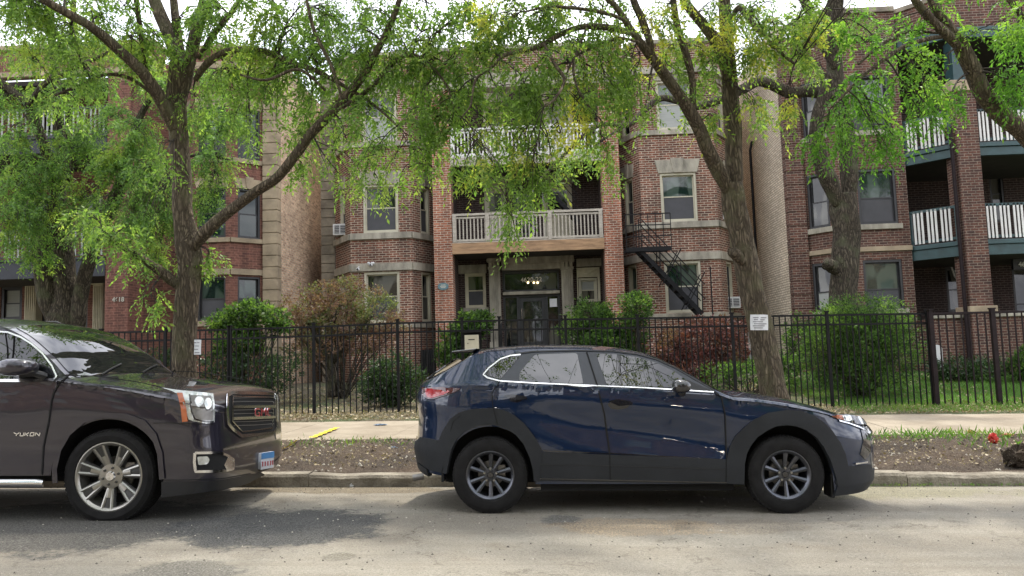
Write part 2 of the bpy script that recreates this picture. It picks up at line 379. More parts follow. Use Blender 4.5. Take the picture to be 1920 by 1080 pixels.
    def pts(s, poly, r=0, sub=5, closed=True):
        if r: poly=rounded(poly,r)
        out=[]; k=len(poly)
        for i in range(k if closed else k-1):
            a=poly[i]; b=poly[(i+1)%k]
            for j in range(sub): out.append(s.hit(a[0]+(b[0]-a[0])*j/sub, a[1]+(b[1]-a[1])*j/sub))
        if not closed: out.append(s.hit(*poly[-1]))
        return out
    def cols(s, extra=()):
        c=set()
        a=s.xar
        while a<s.xaf: c.add(round(a,4)); a+=.06
        c.add(s.xaf); c.add(s.xar)
        for xc,R,zc in s.arches:
            for k in range(25): c.add(round(xc-R*math.cos(math.pi*k/24),4))
        c=[x for x in sorted(c) if s.xar<=x<=s.xaf]
        # the arch ends need a step: two columns a hair apart
        out=[]
        for x in c:
            out.append(x)
            for xc,R,zc in s.arches:
                if abs(x-(xc-R))<1e-3: out.append(x-.003)
                if abs(x-(xc+R))<1e-3: out.append(x+.003)
        K=26
        out=[x for x in sorted(set(out)) if s.xar<=x<=s.xaf]
        f=[s.xaf+s.tF[0][1499]*k/K for k in range(1,K+1)]; r=[s.xar-s.tR[0][1499]*k/K for k in range(1,K+1)]
        return list(reversed(r))+out+f
    def xnom(s,u,z=.7):
        return s.surf(u,z).x
    def zb(s,x):
        b=pw(x,s.sill)
        for xc,R,zc in s.arches:
            if abs(x-xc)<=R+1e-4: b=max(b, zc+math.sqrt(max(0,R*R-(x-xc)**2)))
        return b
    def body(s, name, mat):
        bm=bmesh.new(); cols=s.cols(); A,B,K=14,12,12
        rows=[]
        for sg in (-1,1):
            g=[]
            for u in cols:
                x=s.xnom(u); zb=s.zb(x); ze=s.ztop(x)-pw(x,s.crown); bl=max(zb+.01,s.zbelt(x)); ze=max(ze,bl+.01)
                zs=[zb+(bl-zb)*i/A for i in range(A)]+[bl+(ze-bl)*i/B for i in range(B+1)]
                g.append([bm.verts.new(s.surf(u,z,sg)) for z in zs])
            for i in range(len(g)-1):
                for j in range(len(g[0])-1):
                    q=(g[i][j],g[i+1][j],g[i+1][j+1],g[i][j+1]); bm.faces.new(q if sg<0 else q[::-1])
            rows.append(g)
        tg=[]
        for i,u in enumerate(cols):
            x=s.xnom(u); a=rows[0][i][-1]; b=rows[1][i][-1]; line=[a]
            for j in range(1,2*K):
                q=-1+j/K; y=q*abs(a.co.y); z=a.co.z+pw(x,s.crown)*(1-abs(q)**2.6)
                line.append(bm.verts.new((a.co.x,y,z)))
            line.append(b); tg.append(line)
        for i in range(len(tg)-1):
            for j in range(2*K): bm.faces.new((tg[i][j],tg[i+1][j],tg[i+1][j+1],tg[i][j+1]))
        bmesh.ops.remove_doubles(bm,verts=bm.verts,dist=.0004)
        return s._fin(bm,name,mat,s.root,50)
    def _fin(s,bm,name,mat,parent,ang=40):
        bmesh.ops.recalc_face_normals(bm,faces=bm.faces) if False else None
        me=bpy.data.meshes.new(name); bm.to_mesh(me); bm.free()
        for m in (mat if isinstance(mat,(list,tuple)) else [mat]): me.materials.append(m)
        me.polygons.foreach_set('use_smooth',[True]*len(me.polygons)); me.set_sharp_from_angle(angle=math.radians(ang))
        o=bpy.data.objects.new(name,me); COL.objects.link(o); o.parent=parent; return o
    def patch(s, name, mat, poly, off=.005, thick=.02, parent=None, step=.05, sg=-1, mapf=None):
        mapf=mapf or (lambda a,b,o: s.map(a,b,o,sg))
        bm=bmesh.new(); f=bm.faces.new([bm.verts.new((a,b,0)) for a,b in poly]); f.normal_update()
        if f.normal.z<0: bmesh.ops.reverse_faces(bm,faces=[f])
        bmesh.ops.triangulate(bm,faces=bm.faces)
        for ax in (0,1):
            lo=min(p[ax] for p in poly); hi=max(p[ax] for p in poly); n=int((hi-lo)/step)+1
            for i in range(1,n):
                co=[0,0,0]; co[ax]=lo+(hi-lo)*i/n; no=[0,0,0]; no[ax]=1
                bmesh.ops.bisect_plane(bm,geom=bm.verts[:]+bm.edges[:]+bm.faces[:],plane_co=co,plane_no=no,dist=1e-5)
        be=[e for e in bm.edges if e.is_boundary]
        r=bmesh.ops.extrude_edge_only(bm,edges=be); nv={v for v in r['geom'] if isinstance(v,bmesh.types.BMVert)}
        for v in bm.verts:
            v.co=mapf(v.co.x,v.co.y,off-thick if v in nv else off)
        if sg>0: bmesh.ops.reverse_faces(bm,faces=bm.faces[:])
        return s._fin(bm,name,mat,parent or s.root)
    def strip(s, name, mat, line, w=.008, off=.006, parent=None, sg=-1, thick=.006):
        bm=bmesh.new(); prev=None
        fl=[]
        for i,p in enumerate(line):
            a=Vector(line[max(i-1,0)]); b=Vector(line[min(i+1,len(line)-1)]); d=(b-a)
            if d.length<1e-7: continue
            d.normalize(); n=Vector((-d.y,d.x))*w/2; p=Vector(p)
            q=[bm.verts.new(s.map(*(p-n),off-thick,sg)),bm.verts.new(s.map(*(p-n),off,sg)),bm.verts.new(s.map(*(p+n),off,sg)),bm.verts.new(s.map(*(p+n),off-thick,sg))]
            if prev:
                for k in range(3):
                    f=(prev[k],q[k],q[k+1],prev[k+1]); bm.faces.new(f if sg<0 else f[::-1])
            prev=q
        return s._fin(bm,name,mat,parent or s.root)
def blob(bm_or_mb, c, size, p=2.5, n=20, m=12, tw=None):
    vs=[];fs=[]; c=Vector(c)
    sp=lambda v:math.copysign(abs(v)**(2/p),v)
    for i in range(m+1):
        a=-math.pi/2+math.pi*i/m
        for k in range(n):
            b=2*math.pi*k/n
            v=Vector((size[0]*sp(math.cos(a))*sp(math.cos(b)), size[1]*sp(math.cos(a))*sp(math.sin(b)), size[2]*sp(math.sin(a))))
            if tw: v=tw(v)
            vs.append(c+v)
    for i in range(m):
        for k in range(n): fs.append((i*n+k,i*n+(k+1)%n,(i+1)*n+(k+1)%n,(i+1)*n+k))
    return bm_or_mb.add(vs,fs)
def wheel(root, x, yface, z, sg, R, w, rr, style, name='wheel'):
    """sg -1: outer face towards -y. yface: y of the outer sidewall."""
    yo=yface; yi=yface-sg*w
    Y=lambda d: yo-sg*d                            # d metres inboard of the sidewall
    def lathe(mb, prof, n=48):
        pr=[(r,Y(d)) for r,d in prof]
        if sg>0: pr=pr[::-1]
        return mb.lathe(pr,(x,0,z),'Y',n)
    mb=MB()
    lathe(mb,[(rr-.03,.10),(rr-.026,.03),(rr-.016,.018),(rr-.004,.010),(rr+.006,.012),(rr+.008,.03)][::-1])
    lathe(mb,[(rr-.026,.03),(rr-.035,.09),(rr-.06,.2)][::-1])
    lathe(mb,[(0.001,.20),(rr-.05,.20)],24) if False else None
    ns,rh,rw0,rw1=(10,.052,.013,.0235) if style=='ten' else (7,.085,.034,.052)
    def spoke(a, w0,w1, d0,d1, th=.03, mb=mb, r0=rh*.8, r1=rr-.014, lift=0):
        ca,sa=math.cos(a),math.sin(a); vs=[]
        for r,wd,d in ((r0,w0,d0),(r1,w1,d1)):
            for (q,dd) in ((-wd,d+th),(-wd*.86,d+.006),(0,d-lift),(wd*.86,d+.006),(wd,d+th)):
                vs.append((x+ca*r-sa*q, Y(dd), z+sa*r+ca*q))
        fs=[(k,k+1,k+6,k+5) for k in range(4)]+[(0,5,9,4),(5,6,7,8,9),(4,3,2,1,0)]
        fs=[f if sg<0 else f[::-1] for f in fs]
        mb.add(vs,fs)
    for k in range(ns):
        a=2*math.pi*k/ns+(.31 if style=='ten' else .18)
        if style=='ten': spoke(a+(.05 if k%2 else -.05)*.6,rw0,rw1,.052,.022)
        else:
            mb.cur=0
            for sgn in (-1,1):
                b=a+sgn*.02; spoke(b+sgn*.135,.016,.014,.058,.016,.05,r0=rh*1.1)
            mb.cur=1; spoke(a,rw0,.075,.066,.026,.02,r0=rh*.9,r1=rr-.02); mb.cur=0
            # crossbar closing the fork near the rim
            spoke(a,.030,.018,.050,.016,.03,r0=rr-.055,r1=rr-.012)
            mb.cur=0; spoke(a,.024,.030,.056,.036,.02,r0=rh*.9,r1=rr*.62)
    hub=.062 if style=='ten' else .105
    lathe(mb,[(.001,.046),(hub*.5,.046),(hub,.052),(hub+.004,.10)][::-1],28)
    mats=[MAT['rim_gunmetal'],MAT['rim_gunmetal']] if style=='ten' else [MAT['rim_machined'],MAT['rim_pocket']]
    wh=mb.build(name,mats,root,smooth=35,local=True,uv=False)
    t=MB(); sh=.045
    prof=[(rr+.004,.016),(rr+.012,.004),(rr+.03,.000),(rr+(R-rr)*.55,-.004+.0),(R-.035,.004),(R-.014,.014),(R-.004,.028),(R,.045),(R,w-.045),(R-.014,w-.014),(R-.05,w),(rr,w-.01)]
    lathe(t,prof[::-1],72)
    # tread blocks along the shoulder and crown
    nb=64
    for k in range(nb):
        a=2*math.pi*k/nb
        for row,(d0,d1,o) in enumerate(((.012,.05,0),(.06,w*.48,.5),(w*.52,w-.06,0),(w-.05,w-.012,.5))):
            a0=a+o*2*math.pi/nb-.034+ (row%2)*.01; a1=a0+.062
            rA=R-.012 if row in (0,) else R-.003
            rB=R+.006
            def pt(aa,r,d): return (x+math.cos(aa)*r, Y(d), z+math.sin(aa)*r)
            rr0=(R-.016 if row==0 else R-.004); rr1=(R-.016 if row==3 else R-.004)
            vs=[pt(a0,rr0-.004,d0),pt(a1,rr0-.004,d0),pt(a1,rr1-.004,d1),pt(a0,rr1-.004,d1),pt(a0,rr0+.009,d0),pt(a1,rr0+.009,d0),pt(a1,rr1+.009,d1),pt(a0,rr1+.009,d1)]
            t.add(vs,[(0,1,5,4),(1,2,6,5),(2,3,7,6),(3,0,4,7),(4,5,6,7)])
    t.build('tyre',MAT['tyre'],wh,smooth=30,local=True,uv=False)
    d=MB(); lathe(d,[(.001,.13),(rr*.55,.13),(rr*.55,.15)],32); lathe(d,[(.001,.16),(rr-.02,.16)],32)
    d.cur=1; d.box(x+rr*.32,x+rr*.62,min(Y(.10),Y(.15)),max(Y(.10),Y(.15)),z-.02,z+rr*.38); d.cur=0
    d.build('brake_disc',[MAT['dull_steel'],MAT['dull_steel']],wh,smooth=30,local=True,uv=False)
    b=MB(); lathe(b,[(rr*.56,.155),(rr-.012,.155)],32); b.build('inner_barrel',MAT['well_black'],wh,local=True,uv=False)
    c=MB(); lathe(c,[(.001,.036),(.024,.037),(.031,.046)][::-1] if style=='ten' else [(.001,.030),(.036,.032),(.044,.046)][::-1],24)
    c.build('centre_cap',MAT['gloss_black'] if style=='ten' else MAT['chrome'],wh,smooth=35,local=True,uv=False)
    e=MB()
    nl=5 if style=='ten' else 6; rl=.057 if style=='ten' else .072
    for k in range(nl):
        a=2*math.pi*k/nl+.3
        q=[(r_,Y(d_)) for r_,d_ in [(.001,.034),(.009,.034),(.012,.042),(.012,.06)][::-1]]
        if sg>0: q=q[::-1]
        MB().lathe(q,(x+rl*math.cos(a),0,z+rl*math.sin(a)),'Y',8).build('lug_nut',MAT['gloss_black'] if style!='ten' else MAT['rim_machined'],wh,smooth=35,local=True,uv=False)
    return wh
def wells(car, inner, z0=.2):
    for xc,R,zc in car.arches:
        for sg in (-1,1):
            mb=MB(); R2=R+.03; vs=[];n=20
            for k in range(n+1):
                a=math.pi*k/n
                for y in (sg*(car.W-.05), sg*inner): vs.append((xc+R2*math.cos(a),y,zc+R2*math.sin(a)))
            mb.add(vs,[(2*k,2*k+1,2*k+3,2*k+2) for k in range(n)])
            for sx in (-1,1): mb.box(xc+sx*R2-.01,xc+sx*R2+.01,min(sg*inner,sg*(car.W-.06)),max(sg*inner,sg*(car.W-.06)),z0+.08,zc+.01)
            mb.box(xc-R2,xc+R2,sg*inner-.01,sg*inner+.01,z0+.05,zc+R2)
            mb.build('wheel_well',MAT['well_black'],car.root,local=True,uv=False)
def text_mesh(name, s, size, mat, loc, rot, parent=None, ext=.006, bold=0, align='CENTER', sx=1, shear=0):
    cu=bpy.data.curves.new(name,'FONT'); cu.body=s; cu.size=size; cu.extrude=ext; cu.align_x=align; cu.align_y='CENTER'; cu.offset=bold; cu.shear=shear
    t=bpy.data.objects.new(name,cu); COL.objects.link(t)
    dg=bpy.context.evaluated_depsgraph_get(); me=bpy.data.meshes.new_from_object(t.evaluated_get(dg)); bpy.data.objects.remove(t)
    me.materials.clear(); me.materials.append(mat); me.transform(Matrix.Scale(sx,4,(1,0,0)))
    o=bpy.data.objects.new(name,me); COL.objects.link(o)
    if parent is not None: loc=Vector(loc)-ORG.get(parent.name,Vector((0,0,0)))
    o.parent=parent; o.location=loc; o.rotation_euler=rot; return o

# ------------------------------------------------------------------ navy crossover
T_=math.atan(.023)
m_=at(917,892,7.03).lerp(at(1474,891.5,7.03),.5)
nv=empty('crossover_car',(m_.x,7.03+.875,m_.z-.343),'dark navy blue crossover with grey wheel-arch cladding parked along the kerb','car',rot=(0,T_,0))
ORG[nv.name]=Vector((0,0,0))
def scoopN(x,z):
    zc=pw(x,[(-1.0,.93),(-.5,.80),(.3,.70),(1.0,.60)]); d=z-zc
    k=math.exp(-((x+.05)/.95)**4)
    return k*(.030*math.exp(-(d/.16)**2))
NC=Car(nv,T_,.875,
  top=[(-2.09,1.08),(-2.04,1.16),(-1.90,1.255),(-1.66,1.41),(-1.55,1.465),(-1.27,1.503),(-.94,1.522),(-.46,1.518),(-.15,1.495),(.1,1.450),(.47,1.292),(.77,1.110),(.88,1.066),(1.05,1.052),(1.32,1.015),(1.64,.952),(1.91,.877),(2.08,.812),(2.22,.735),(2.31,.66)],
  crown=[(-2.0,.03),(-1.5,.05),(0,.05),(.7,.05),(.95,.045),(1.8,.05),(2.3,.03)],
  belt=[(-2.1,1.06),(-1.5,1.15),(-.5,1.125),(.9,1.035),(1.5,.93),(2.0,.80),(2.3,.65)], tum=.50,
  xaf=1.42,xf=[(.15,2.22),(.25,2.30),(.55,2.335),(.68,2.31),(.78,2.24),(.9,2.2)],nf=2.5,
  xar=-1.35,xr=[(.2,-1.98),(.36,-2.06),(.56,-2.10),(.62,-2.075),(.85,-2.06),(1.0,-2.09),(1.15,-2.05),(1.5,-1.72)],nr=2.7,
  sill=[(-2.1,.385),(-1.95,.345),(-1.66,.325),(-.95,.27),(.95,.27),(1.6,.22),(2.0,.17),(2.3,.2)],
  arches=[(-1.312,.405,.375),(1.312,.405,.375)], scoop=scoopN)
NC.body('body',MAT['navy_paint'])
wells(NC,.60)
mb=MB(); mb.box(-1.72,1.85,-.58,.58,.24,.55); mb.box(-.86,.86,-.80,.80,.20,.45); mb.build('underbody',MAT['well_black'],nv,local=True)
for x in (-1.312,1.312):
    for sg in (-1,1): wheel(nv,x,sg*.868,.343,sg,.339,.215,.213,'ten')
def both(fn):
    for sg in (-1,1): fn(sg)
def panel(car,name,mat,px,off,thick=.02,r=0,parent=None,sides=(-1,1),sub=5,step=.06):
    poly=car.pts(px,r,sub); o=None
    for sg in sides:
        q=car.patch(name,mat,poly,off,thick,parent if sg<0 else car.root,step,sg)
        if sg<0: o=q
    return o
def line(car,name,mat,px,w,off=.006,parent=None,sides=(-1,1),sub=6):
    l=car.pts(px,0,sub,False)
    for sg in sides: car.strip(name,mat,l,w,off,parent if sg<0 else car.root,sg)
dk=MAT['cladding']
# lower cladding between the arches, then the arch bands
panel(NC,'sill_cladding',dk,[(1004,847),(1100,851),(1360,861),(1392,862),(1392,908),(1200,904),(1004,901)],.010,.04)
panel(NC,'wheel_arch_trim',dk,[(825,823),(833,805),(846,785),(862,773),(885,767),(922,765),(945,769),(964,778),(984,795),(1003,820),(1016,844),(1012,902),(1001,902),(999,880),(993,857),(982,833),(967,815),(949,803),(922,796),(895,798),(872,808),(857,823),(846,845),(843,860)],.016,.06)
panel(NC,'wheel_arch_trim',dk,[(1362,863),(1368,837),(1378,818),(1394,802),(1411,788),(1440,774),(1475,769),(1502,771),(1524,779),(1543,792),(1560,809),(1574,830),(1584,852),(1589,878),(1585,905),(1570,912),(1566,895),(1556,862),(1543,837),(1530,820),(1511,806),(1492,799),(1475,797),(1455,799),(1438,807),(1420,819),(1408,834),(1400,850),(1396,868),(1395,908),(1362,906)],.016,.06)
panel(NC,'rear_bumper',dk,[(780,829),(790,820),(806,822),(842,830),(848,842),(843,862),(838,888),(806,880),(785,865),(779,845)],.014,.04)
panel(NC,'front_bumper_trim',dk,[(1570,873),(1600,874),(1630,870),(1637,886),(1627,902),(1600,909),(1571,914),(1566,905)],.012,.04)
_u0=NC.hit(1570,890)[0]; _u1=NC.xaf+NC.tF[0][1499]
for sg in (-1,1): NC.patch('front_bumper_trim',dk,[(_u0,.16),(_u1,.19),(_u1,.34),(_u0,.34)],.010,.03,None,.05,sg)
line(NC,'sill_shadow_gap',MAT['gloss_black'],[(1004,897),(1200,901),(1392,905)],.010,.014)
line(NC,'sill_crease',MAT['black_plastic'],[(1010,871),(1144,873),(1361,880)],.006,.0115)
# doors
def door(px, pane, handle, prt_r=6):
    d=panel(NC,'door',MAT['navy_paint'],px,.0035,.01,step=.05)
    return d
dr=door([(937,717),(1000,719),(1096,723.5),(1119,725),(1131,776),(1141,846),(1016,842),(1003,818),(985,793),(965,776),(946,767),(932,764),(925,757),(924,737)],0,0)
df=door([(1122,725),(1200,727),(1338,737),(1351,745),(1357,776),(1360,861),(1145,849),(1135,776)],0,0)
line(NC,'door_seam',MAT['well_black'],[(1100,661),(1120,724),(1133,776),(1143,850),(1144,900)],.011,.0125)
line(NC,'door_seam',MAT['well_black'],[(1339,735),(1352,744),(1359,776),(1362,860),(1361,904)],.011,.0125)
line(NC,'door_seam',MAT['well_black'],[(937,716),(923,736),(924,760),(929,780),(933,796)],.007,.019)
line(NC,'door_crease',MAT['gloss_black'],[(1019,845),(1143,850),(1360,862)],.008,.0085)
# window band
panel(NC,'window_surround',MAT['window_trim'],[(905,704),(914,692),(937,675),(962,667),(1001,662),(1084,660),(1149,661.5),(1195,667),(1232,677),(1265,692),(1300,712),(1340,734),(1300,731),(1200,727),(1096,722.5),(960,716.5),(937,714.5)],.005,.02)
pr=panel(NC,'window',MAT['car_glass'],[(973,716),(975,698),(1003,665.5),(1082,662.5),(1094,720.5)],.009,.01,r=5,parent=dr)
pf=panel(NC,'window',MAT['car_glass'],[(1137.5,722),(1117,664),(1149,664.5),(1193,670),(1230,680.5),(1262,696),(1292,717),(1292,728),(1200,725)],.009,.01,r=4,parent=df)
pq=panel(NC,'quarter_window',MAT['car_glass'],[(911,703),(917,693),(939,677),(957,670),(976,667.5),(938,712)],.009,.01,r=3)
line(NC,'chrome_strip',MAT['chrome'],[(976,665.5),(957,667.5),(938,674),(916,691),(906,703),(914,709),(937,715),(1000,719),(1096,723.5),(1200,727.5),(1338,736)],.012,.011)
line(NC,'window_seal',MAT['black_plastic'],[(905,702),(914,690),(937,672.5),(962,664.5),(1001,659.5),(1084,657.5),(1149,659),(1195,664.5),(1232,674.5),(1265,689.5),(1300,710),(1340,733)],.012,.008)
panel(NC,'door_handle',MAT['gloss_black'],[(944,742),(960,739.5),(985,743),(990,748),(965,750)],.026,.02,r=3,parent=dr)
panel(NC,'door_handle',MAT['gloss_black'],[(1140,752),(1158,748.5),(1182,752),(1187,758),(1160,761)],.026,.02,r=3,parent=df)
panel(NC,'handle_recess',MAT['gloss_black'],[(1138,757),(1150,752),(1180,755),(1178,764),(1160,768),(1145,766)],.006,.004,r=4,parent=df)
panel(NC,'handle_recess',MAT['gloss_black'],[(955,747),(965,744),(980,747),(978,752),(968,755),(957,752)],.006,.004,r=3,parent=dr)
# lamps
tl=panel(NC,'tail_lamp',MAT['lamp_dark_red'],[(792,727),(852,727),(864,729),(858,733),(838,741),(812,749),(802,748),(794,741)],.012,.02,r=2)
panel(NC,'lamp_lens',MAT['lamp_red'],[(800,730),(838,730),(845,734),(834,740),(812,746.5),(804,745),(800,738)],.017,.012,r=2,parent=tl)
hl=panel(NC,'headlight',MAT['gloss_black'],[(1556,779),(1585,777),(1612,782),(1622,790),(1624,797),(1600,794),(1577,790)],.010,.02,r=2)
panel(NC,'lamp_lens',MAT['lamp_clear'],[(1576,780),(1592,780),(1597,791),(1583,789)],.015,.012,parent=hl)
panel(NC,'turn_lens',MAT['lamp_orange'],[(1561,779.5),(1577,780),(1583,789),(1573,786)],.016,.012,parent=hl)
panel(NC,'grille',MAT['gloss_black'],[(1612,800),(1628,800),(1632,846),(1622,862),(1612,852),(1618,826)],.006,.01,sides=(-1,1))
line(NC,'grille_wing',MAT['chrome'],[(1572,789),(1590,794),(1608,801),(1618,806)],.012,.014)
line(NC,'bumper_accent',MAT['chrome'],[(1602,869),(1612,868),(1624,866)],.014,.018)
line(NC,'fuel_flap_seam',MAT['well_black'],[(846,808),(851,790),(864,779)],.004,.0185,sides=(-1,))
# mirror
def mirror(car, c, size, mats, arm, sg=-1):
    m=MB(); c=Vector((c[0],c[1]*-sg,c[2]))
    blob(m,c,size,3,tw=lambda v: Vector((v.x*(1 if v.x<0 else .9)-.25*v.z*0, v.y, v.z*(1-.25*max(0,v.x/size[0])))))
    o=m.build('door_mirror',mats[0],car.root,smooth=60,local=True,uv=False)
    a=MB(); A=Vector((arm[0],arm[1]*-sg,arm[2])); a.tube([A,A.lerp(c,.5)+Vector((0,0,-.01)),c+Vector((0,0,-size[2]*.7))],[.035,.03,.04],8)
    a.build('mirror_arm',mats[1],o,smooth=40,local=True,uv=False)
    return o
p=NC.M.inverted()@(at(1276,724,6.98)-NC.o)
for sg in (-1,1): mirror(NC,(p.x,-.98,p.z),(.085,.10,.062),(MAT['gloss_black'],MAT['black_plastic']),(p.x+.03,-.84,p.z-.07),sg)
panel(NC,'mirror_patch',MAT['black_plastic'],[(1286,712),(1334,733),(1334,736),(1288,732)],.010,.01)
# windscreen, rear window, shark fin, roof edge
def toppatch(car,name,mat,x0,x1,q0,q1,off=.006,parent=None):
    poly=rounded([(x0,-q0),(x1,-q1),(x1,q1),(x0,q0)],.06)
    return car.patch(name,mat,poly,off,.012,parent,.07,-1,mapf=lambda a,b,o: car.topmap(a,b,o))
toppatch(NC,'windscreen',MAT['windscreen'],.16,.82,.93,.95)
toppatch(NC,'rear_window',MAT['windscreen'],-1.98,-1.70,.85,.88)
mb=MB()
mb.add([Vector((x,y,z)) for y in (-.56,.56) for x,z in ((-1.45,1.485),(-1.69,1.462),(-1.70,1.445),(-1.50,1.445))],[(3,2,1,0),(4,5,6,7),(0,1,5,4),(1,2,6,5),(2,3,7,6),(3,0,4,7)])
mb.build('spoiler',MAT['gloss_black'],nv,local=True,bevel=.008)
mb=MB(); mb.tube([(-1.95,-.60,.30),(-2.05,-.61,.285)],.03,12); mb.build('exhaust_tip',MAT['dull_steel'],nv,smooth=40,local=True)
for s_ in (-.69,.69): MB().box(1.72,1.755,s_-.10,s_+.10,.13,.34).build('mud_flap',MAT['black_plastic'],nv,local=True,bevel=.01)

# ------------------------------------------------------------------ brown full-size SUV
w_=at(198,895,6.68)
yk=empty('large_suv',(w_.x,6.68+1.0,w_.z-.405),'dark brown large SUV with chrome grille, front half in frame at the left','car',rot=(0,T_,0)); ORG[yk.name]=Vector((0,0,0))
YC=Car(yk,T_,1.0,
  top=[(-4.25,1.15),(-4.15,1.45),(-3.95,1.76),(-3.5,1.82),(-2.2,1.845),(-1.5,1.835),(-1.15,1.79),(-.93,1.70),(-.62,1.485),(-.36,1.285),(-.25,1.255),(0,1.228),(.3,1.188),(.54,1.150),(.76,1.092),(.86,1.045),(.93,.995),(.97,.93)],
  crown=[(-4,.05),(-1.2,.055),(-.6,.03),(-.36,.03),(.5,.03),(.9,.02)],
  belt=[(-4.2,1.22),(-.5,1.235),(0,1.17),(.5,1.08),(.8,1.0),(.97,.90)], tum=.30,
  xaf=.56,xf=[(.2,.90),(.40,.955),(.62,.955),(.75,.935),(1.0,.925),(1.12,.88)],nf=4.6,
  xar=-3.9,xr=[(.3,-4.25),(.9,-4.28),(1.3,-4.2),(1.8,-4.05)],nr=4,
  sill=[(-4.2,.42),(-3.4,.42),(-.42,.42),(.45,.24),(.9,.27)],
  arches=[(.0,.50,.405),(-2.95,.50,.405)])
YC.body('body',MAT['brown_paint']); wells(YC,.66,.3)
mb=MB(); mb.box(-4.0,.75,-.66,.66,.32,.7); mb.box(-2.42,-.53,-.9,.9,.38,.6); mb.build('underbody',MAT['well_black'],yk,local=True)
for x in (0,-2.95):
    for sg in (-1,1): wheel(yk,x,sg*.985,.405,sg,.405,.285,.295,'seven')
bp_=MAT['brown_paint']
line(YC,'arch_lip',bp_,[(105,905),(104,878),(112,843),(130,812),(158,788),(195,778),(238,780),(270,792),(290,816),(301,850),(305,898)],.045,.016)
dF=panel(YC,'door',bp_,[(-8,723),(60,722),(99,728),(101,737),(97,752),(92,790),(82,837),(79,889),(-8,889)],.003,.01,sides=(-1,),step=.08)
line(YC,'door_seam',MAT['well_black'],[(133,701),(111,720),(101,737),(97,752),(92,790),(82,837),(79,890)],.012,.008)
line(YC,'hood_seam',MAT['well_black'],[(120,704),(175,705),(230,712),(268,718),(300,726)],.006,.006)
line(YC,'bumper_seam',MAT['well_black'],[(287,793),(318,793),(345,794),(400,796)],.005,.006)
line(YC,'valance_seam',MAT['well_black'],[(302,900),(350,900),(420,897),(470,888)],.006,.006)
panel(YC,'valance',MAT['black_plastic'],[(303,903),(350,903),(420,900),(490,886),(496,890),(460,908),(418,918),(360,926),(303,933)],.006,.02,sides=(-1,))
WN=[(-10,623),(15,625),(38,634),(58,647),(78,665),(96,688),(104,706),(100,710),(50,712),(-10,712)]
panel(YC,'window_surround',MAT['black_plastic'],[(-10,620),(18,622),(42,631),(64,646),(84,664),(102,688),(111,708),(104,715),(50,716),(-10,716)],.004,.01,sides=(-1,))
panel(YC,'window',MAT['car_glass'],WN,.009,.01,sides=(-1,),parent=dF)
line(YC,'window_chrome',MAT['chrome'],[(-10,713.5),(50,713.5),(102,712),(107,706),(99,687),(81,663),(60,645),(40,632.5),(16,623.5),(-10,621.5)],.014,.012,sides=(-1,))
poly=[(x,z) for x,z in ((-1.0,1.27),(-3.8,1.27),(-3.7,1.6),(-1.3,1.66))]
for sg in (-1,1):
    YC.patch('rear_window',MAT['car_glass'],rounded([(-1.75,1.28),(-3.9,1.28),(-3.8,1.62),(-1.75,1.66)],.05),.006,.01,None,.1,sg)
YC.patch('window',MAT['car_glass'],rounded([(-.58,1.30),(-1.6,1.28),(-1.6,1.66),(-1.12,1.62),(-.85,1.5)],.05),.006,.01,None,.1,1)
toppatch(YC,'windscreen',MAT['windscreen'],-1.06,-.36,.90,.93)
mb=MB()
for y in (-.5,.15): mb.tube([YC.topmap(-.33,y/.85,.015),YC.topmap(-.42,y/.85+.35,.022),YC.topmap(-.47,y/.85+.6,.02)],.009,6)
mb.build('wiper',MAT['black_plastic'],yk,local=True,smooth=40)
for y in (-.7,.7): MB().tube([(-2.5,y,1.79),(-2.45,y,1.835),(-1.6,y,1.835),(-1.5,y,1.79)],.02,8).build('roof_rail',MAT['black_plastic'],yk,local=True,smooth=40)
# headlight cluster
H=panel(YC,'headlight',MAT['lamp_clear'],[(304,727),(330,731),(372,735),(398,738),(401,757),(401,792),(386,794),(364,790),(354,786),(347,764),(338,741),(322,733)],.010,.02,sides=(-1,),step=.04)
panel(YC,'turn_lens',MAT['lamp_orange'],[(333,737),(343,737),(350,764),(353,790),(343,791),(340,764)],.016,.02,sides=(-1,),parent=H)
panel(YC,'lamp_bezel',MAT['dull_steel'],[(355,741),(394,743),(397,757),(397,788),(384,789),(366,784),(360,772)],.014,.01,r=3,sides=(-1,),parent=H)
for cx_,cy_,rx_,ry_ in ((373,753,8,9),(388,757,7,10),(377,775,9,9)):
    panel(YC,'lamp_reflector',MAT['dull_steel' if cy_>760 else 'lamp_clear'],[(cx_+rx_*math.cos(a*.5236),cy_+ry_*math.sin(a*.5236)) for a in range(12)],.019,.01,sides=(-1,),parent=H,sub=1)
line(YC,'lamp_outline',MAT['gloss_black'],[(356,740),(360,772),(366,786),(384,791),(398,791)],.012,.020,parent=H,sides=(-1,))
panel(YC,'headlight',MAT['lamp_clear'],[(515,738),(520,742),(521,790),(516,790)],.008,.01,sides=(-1,))
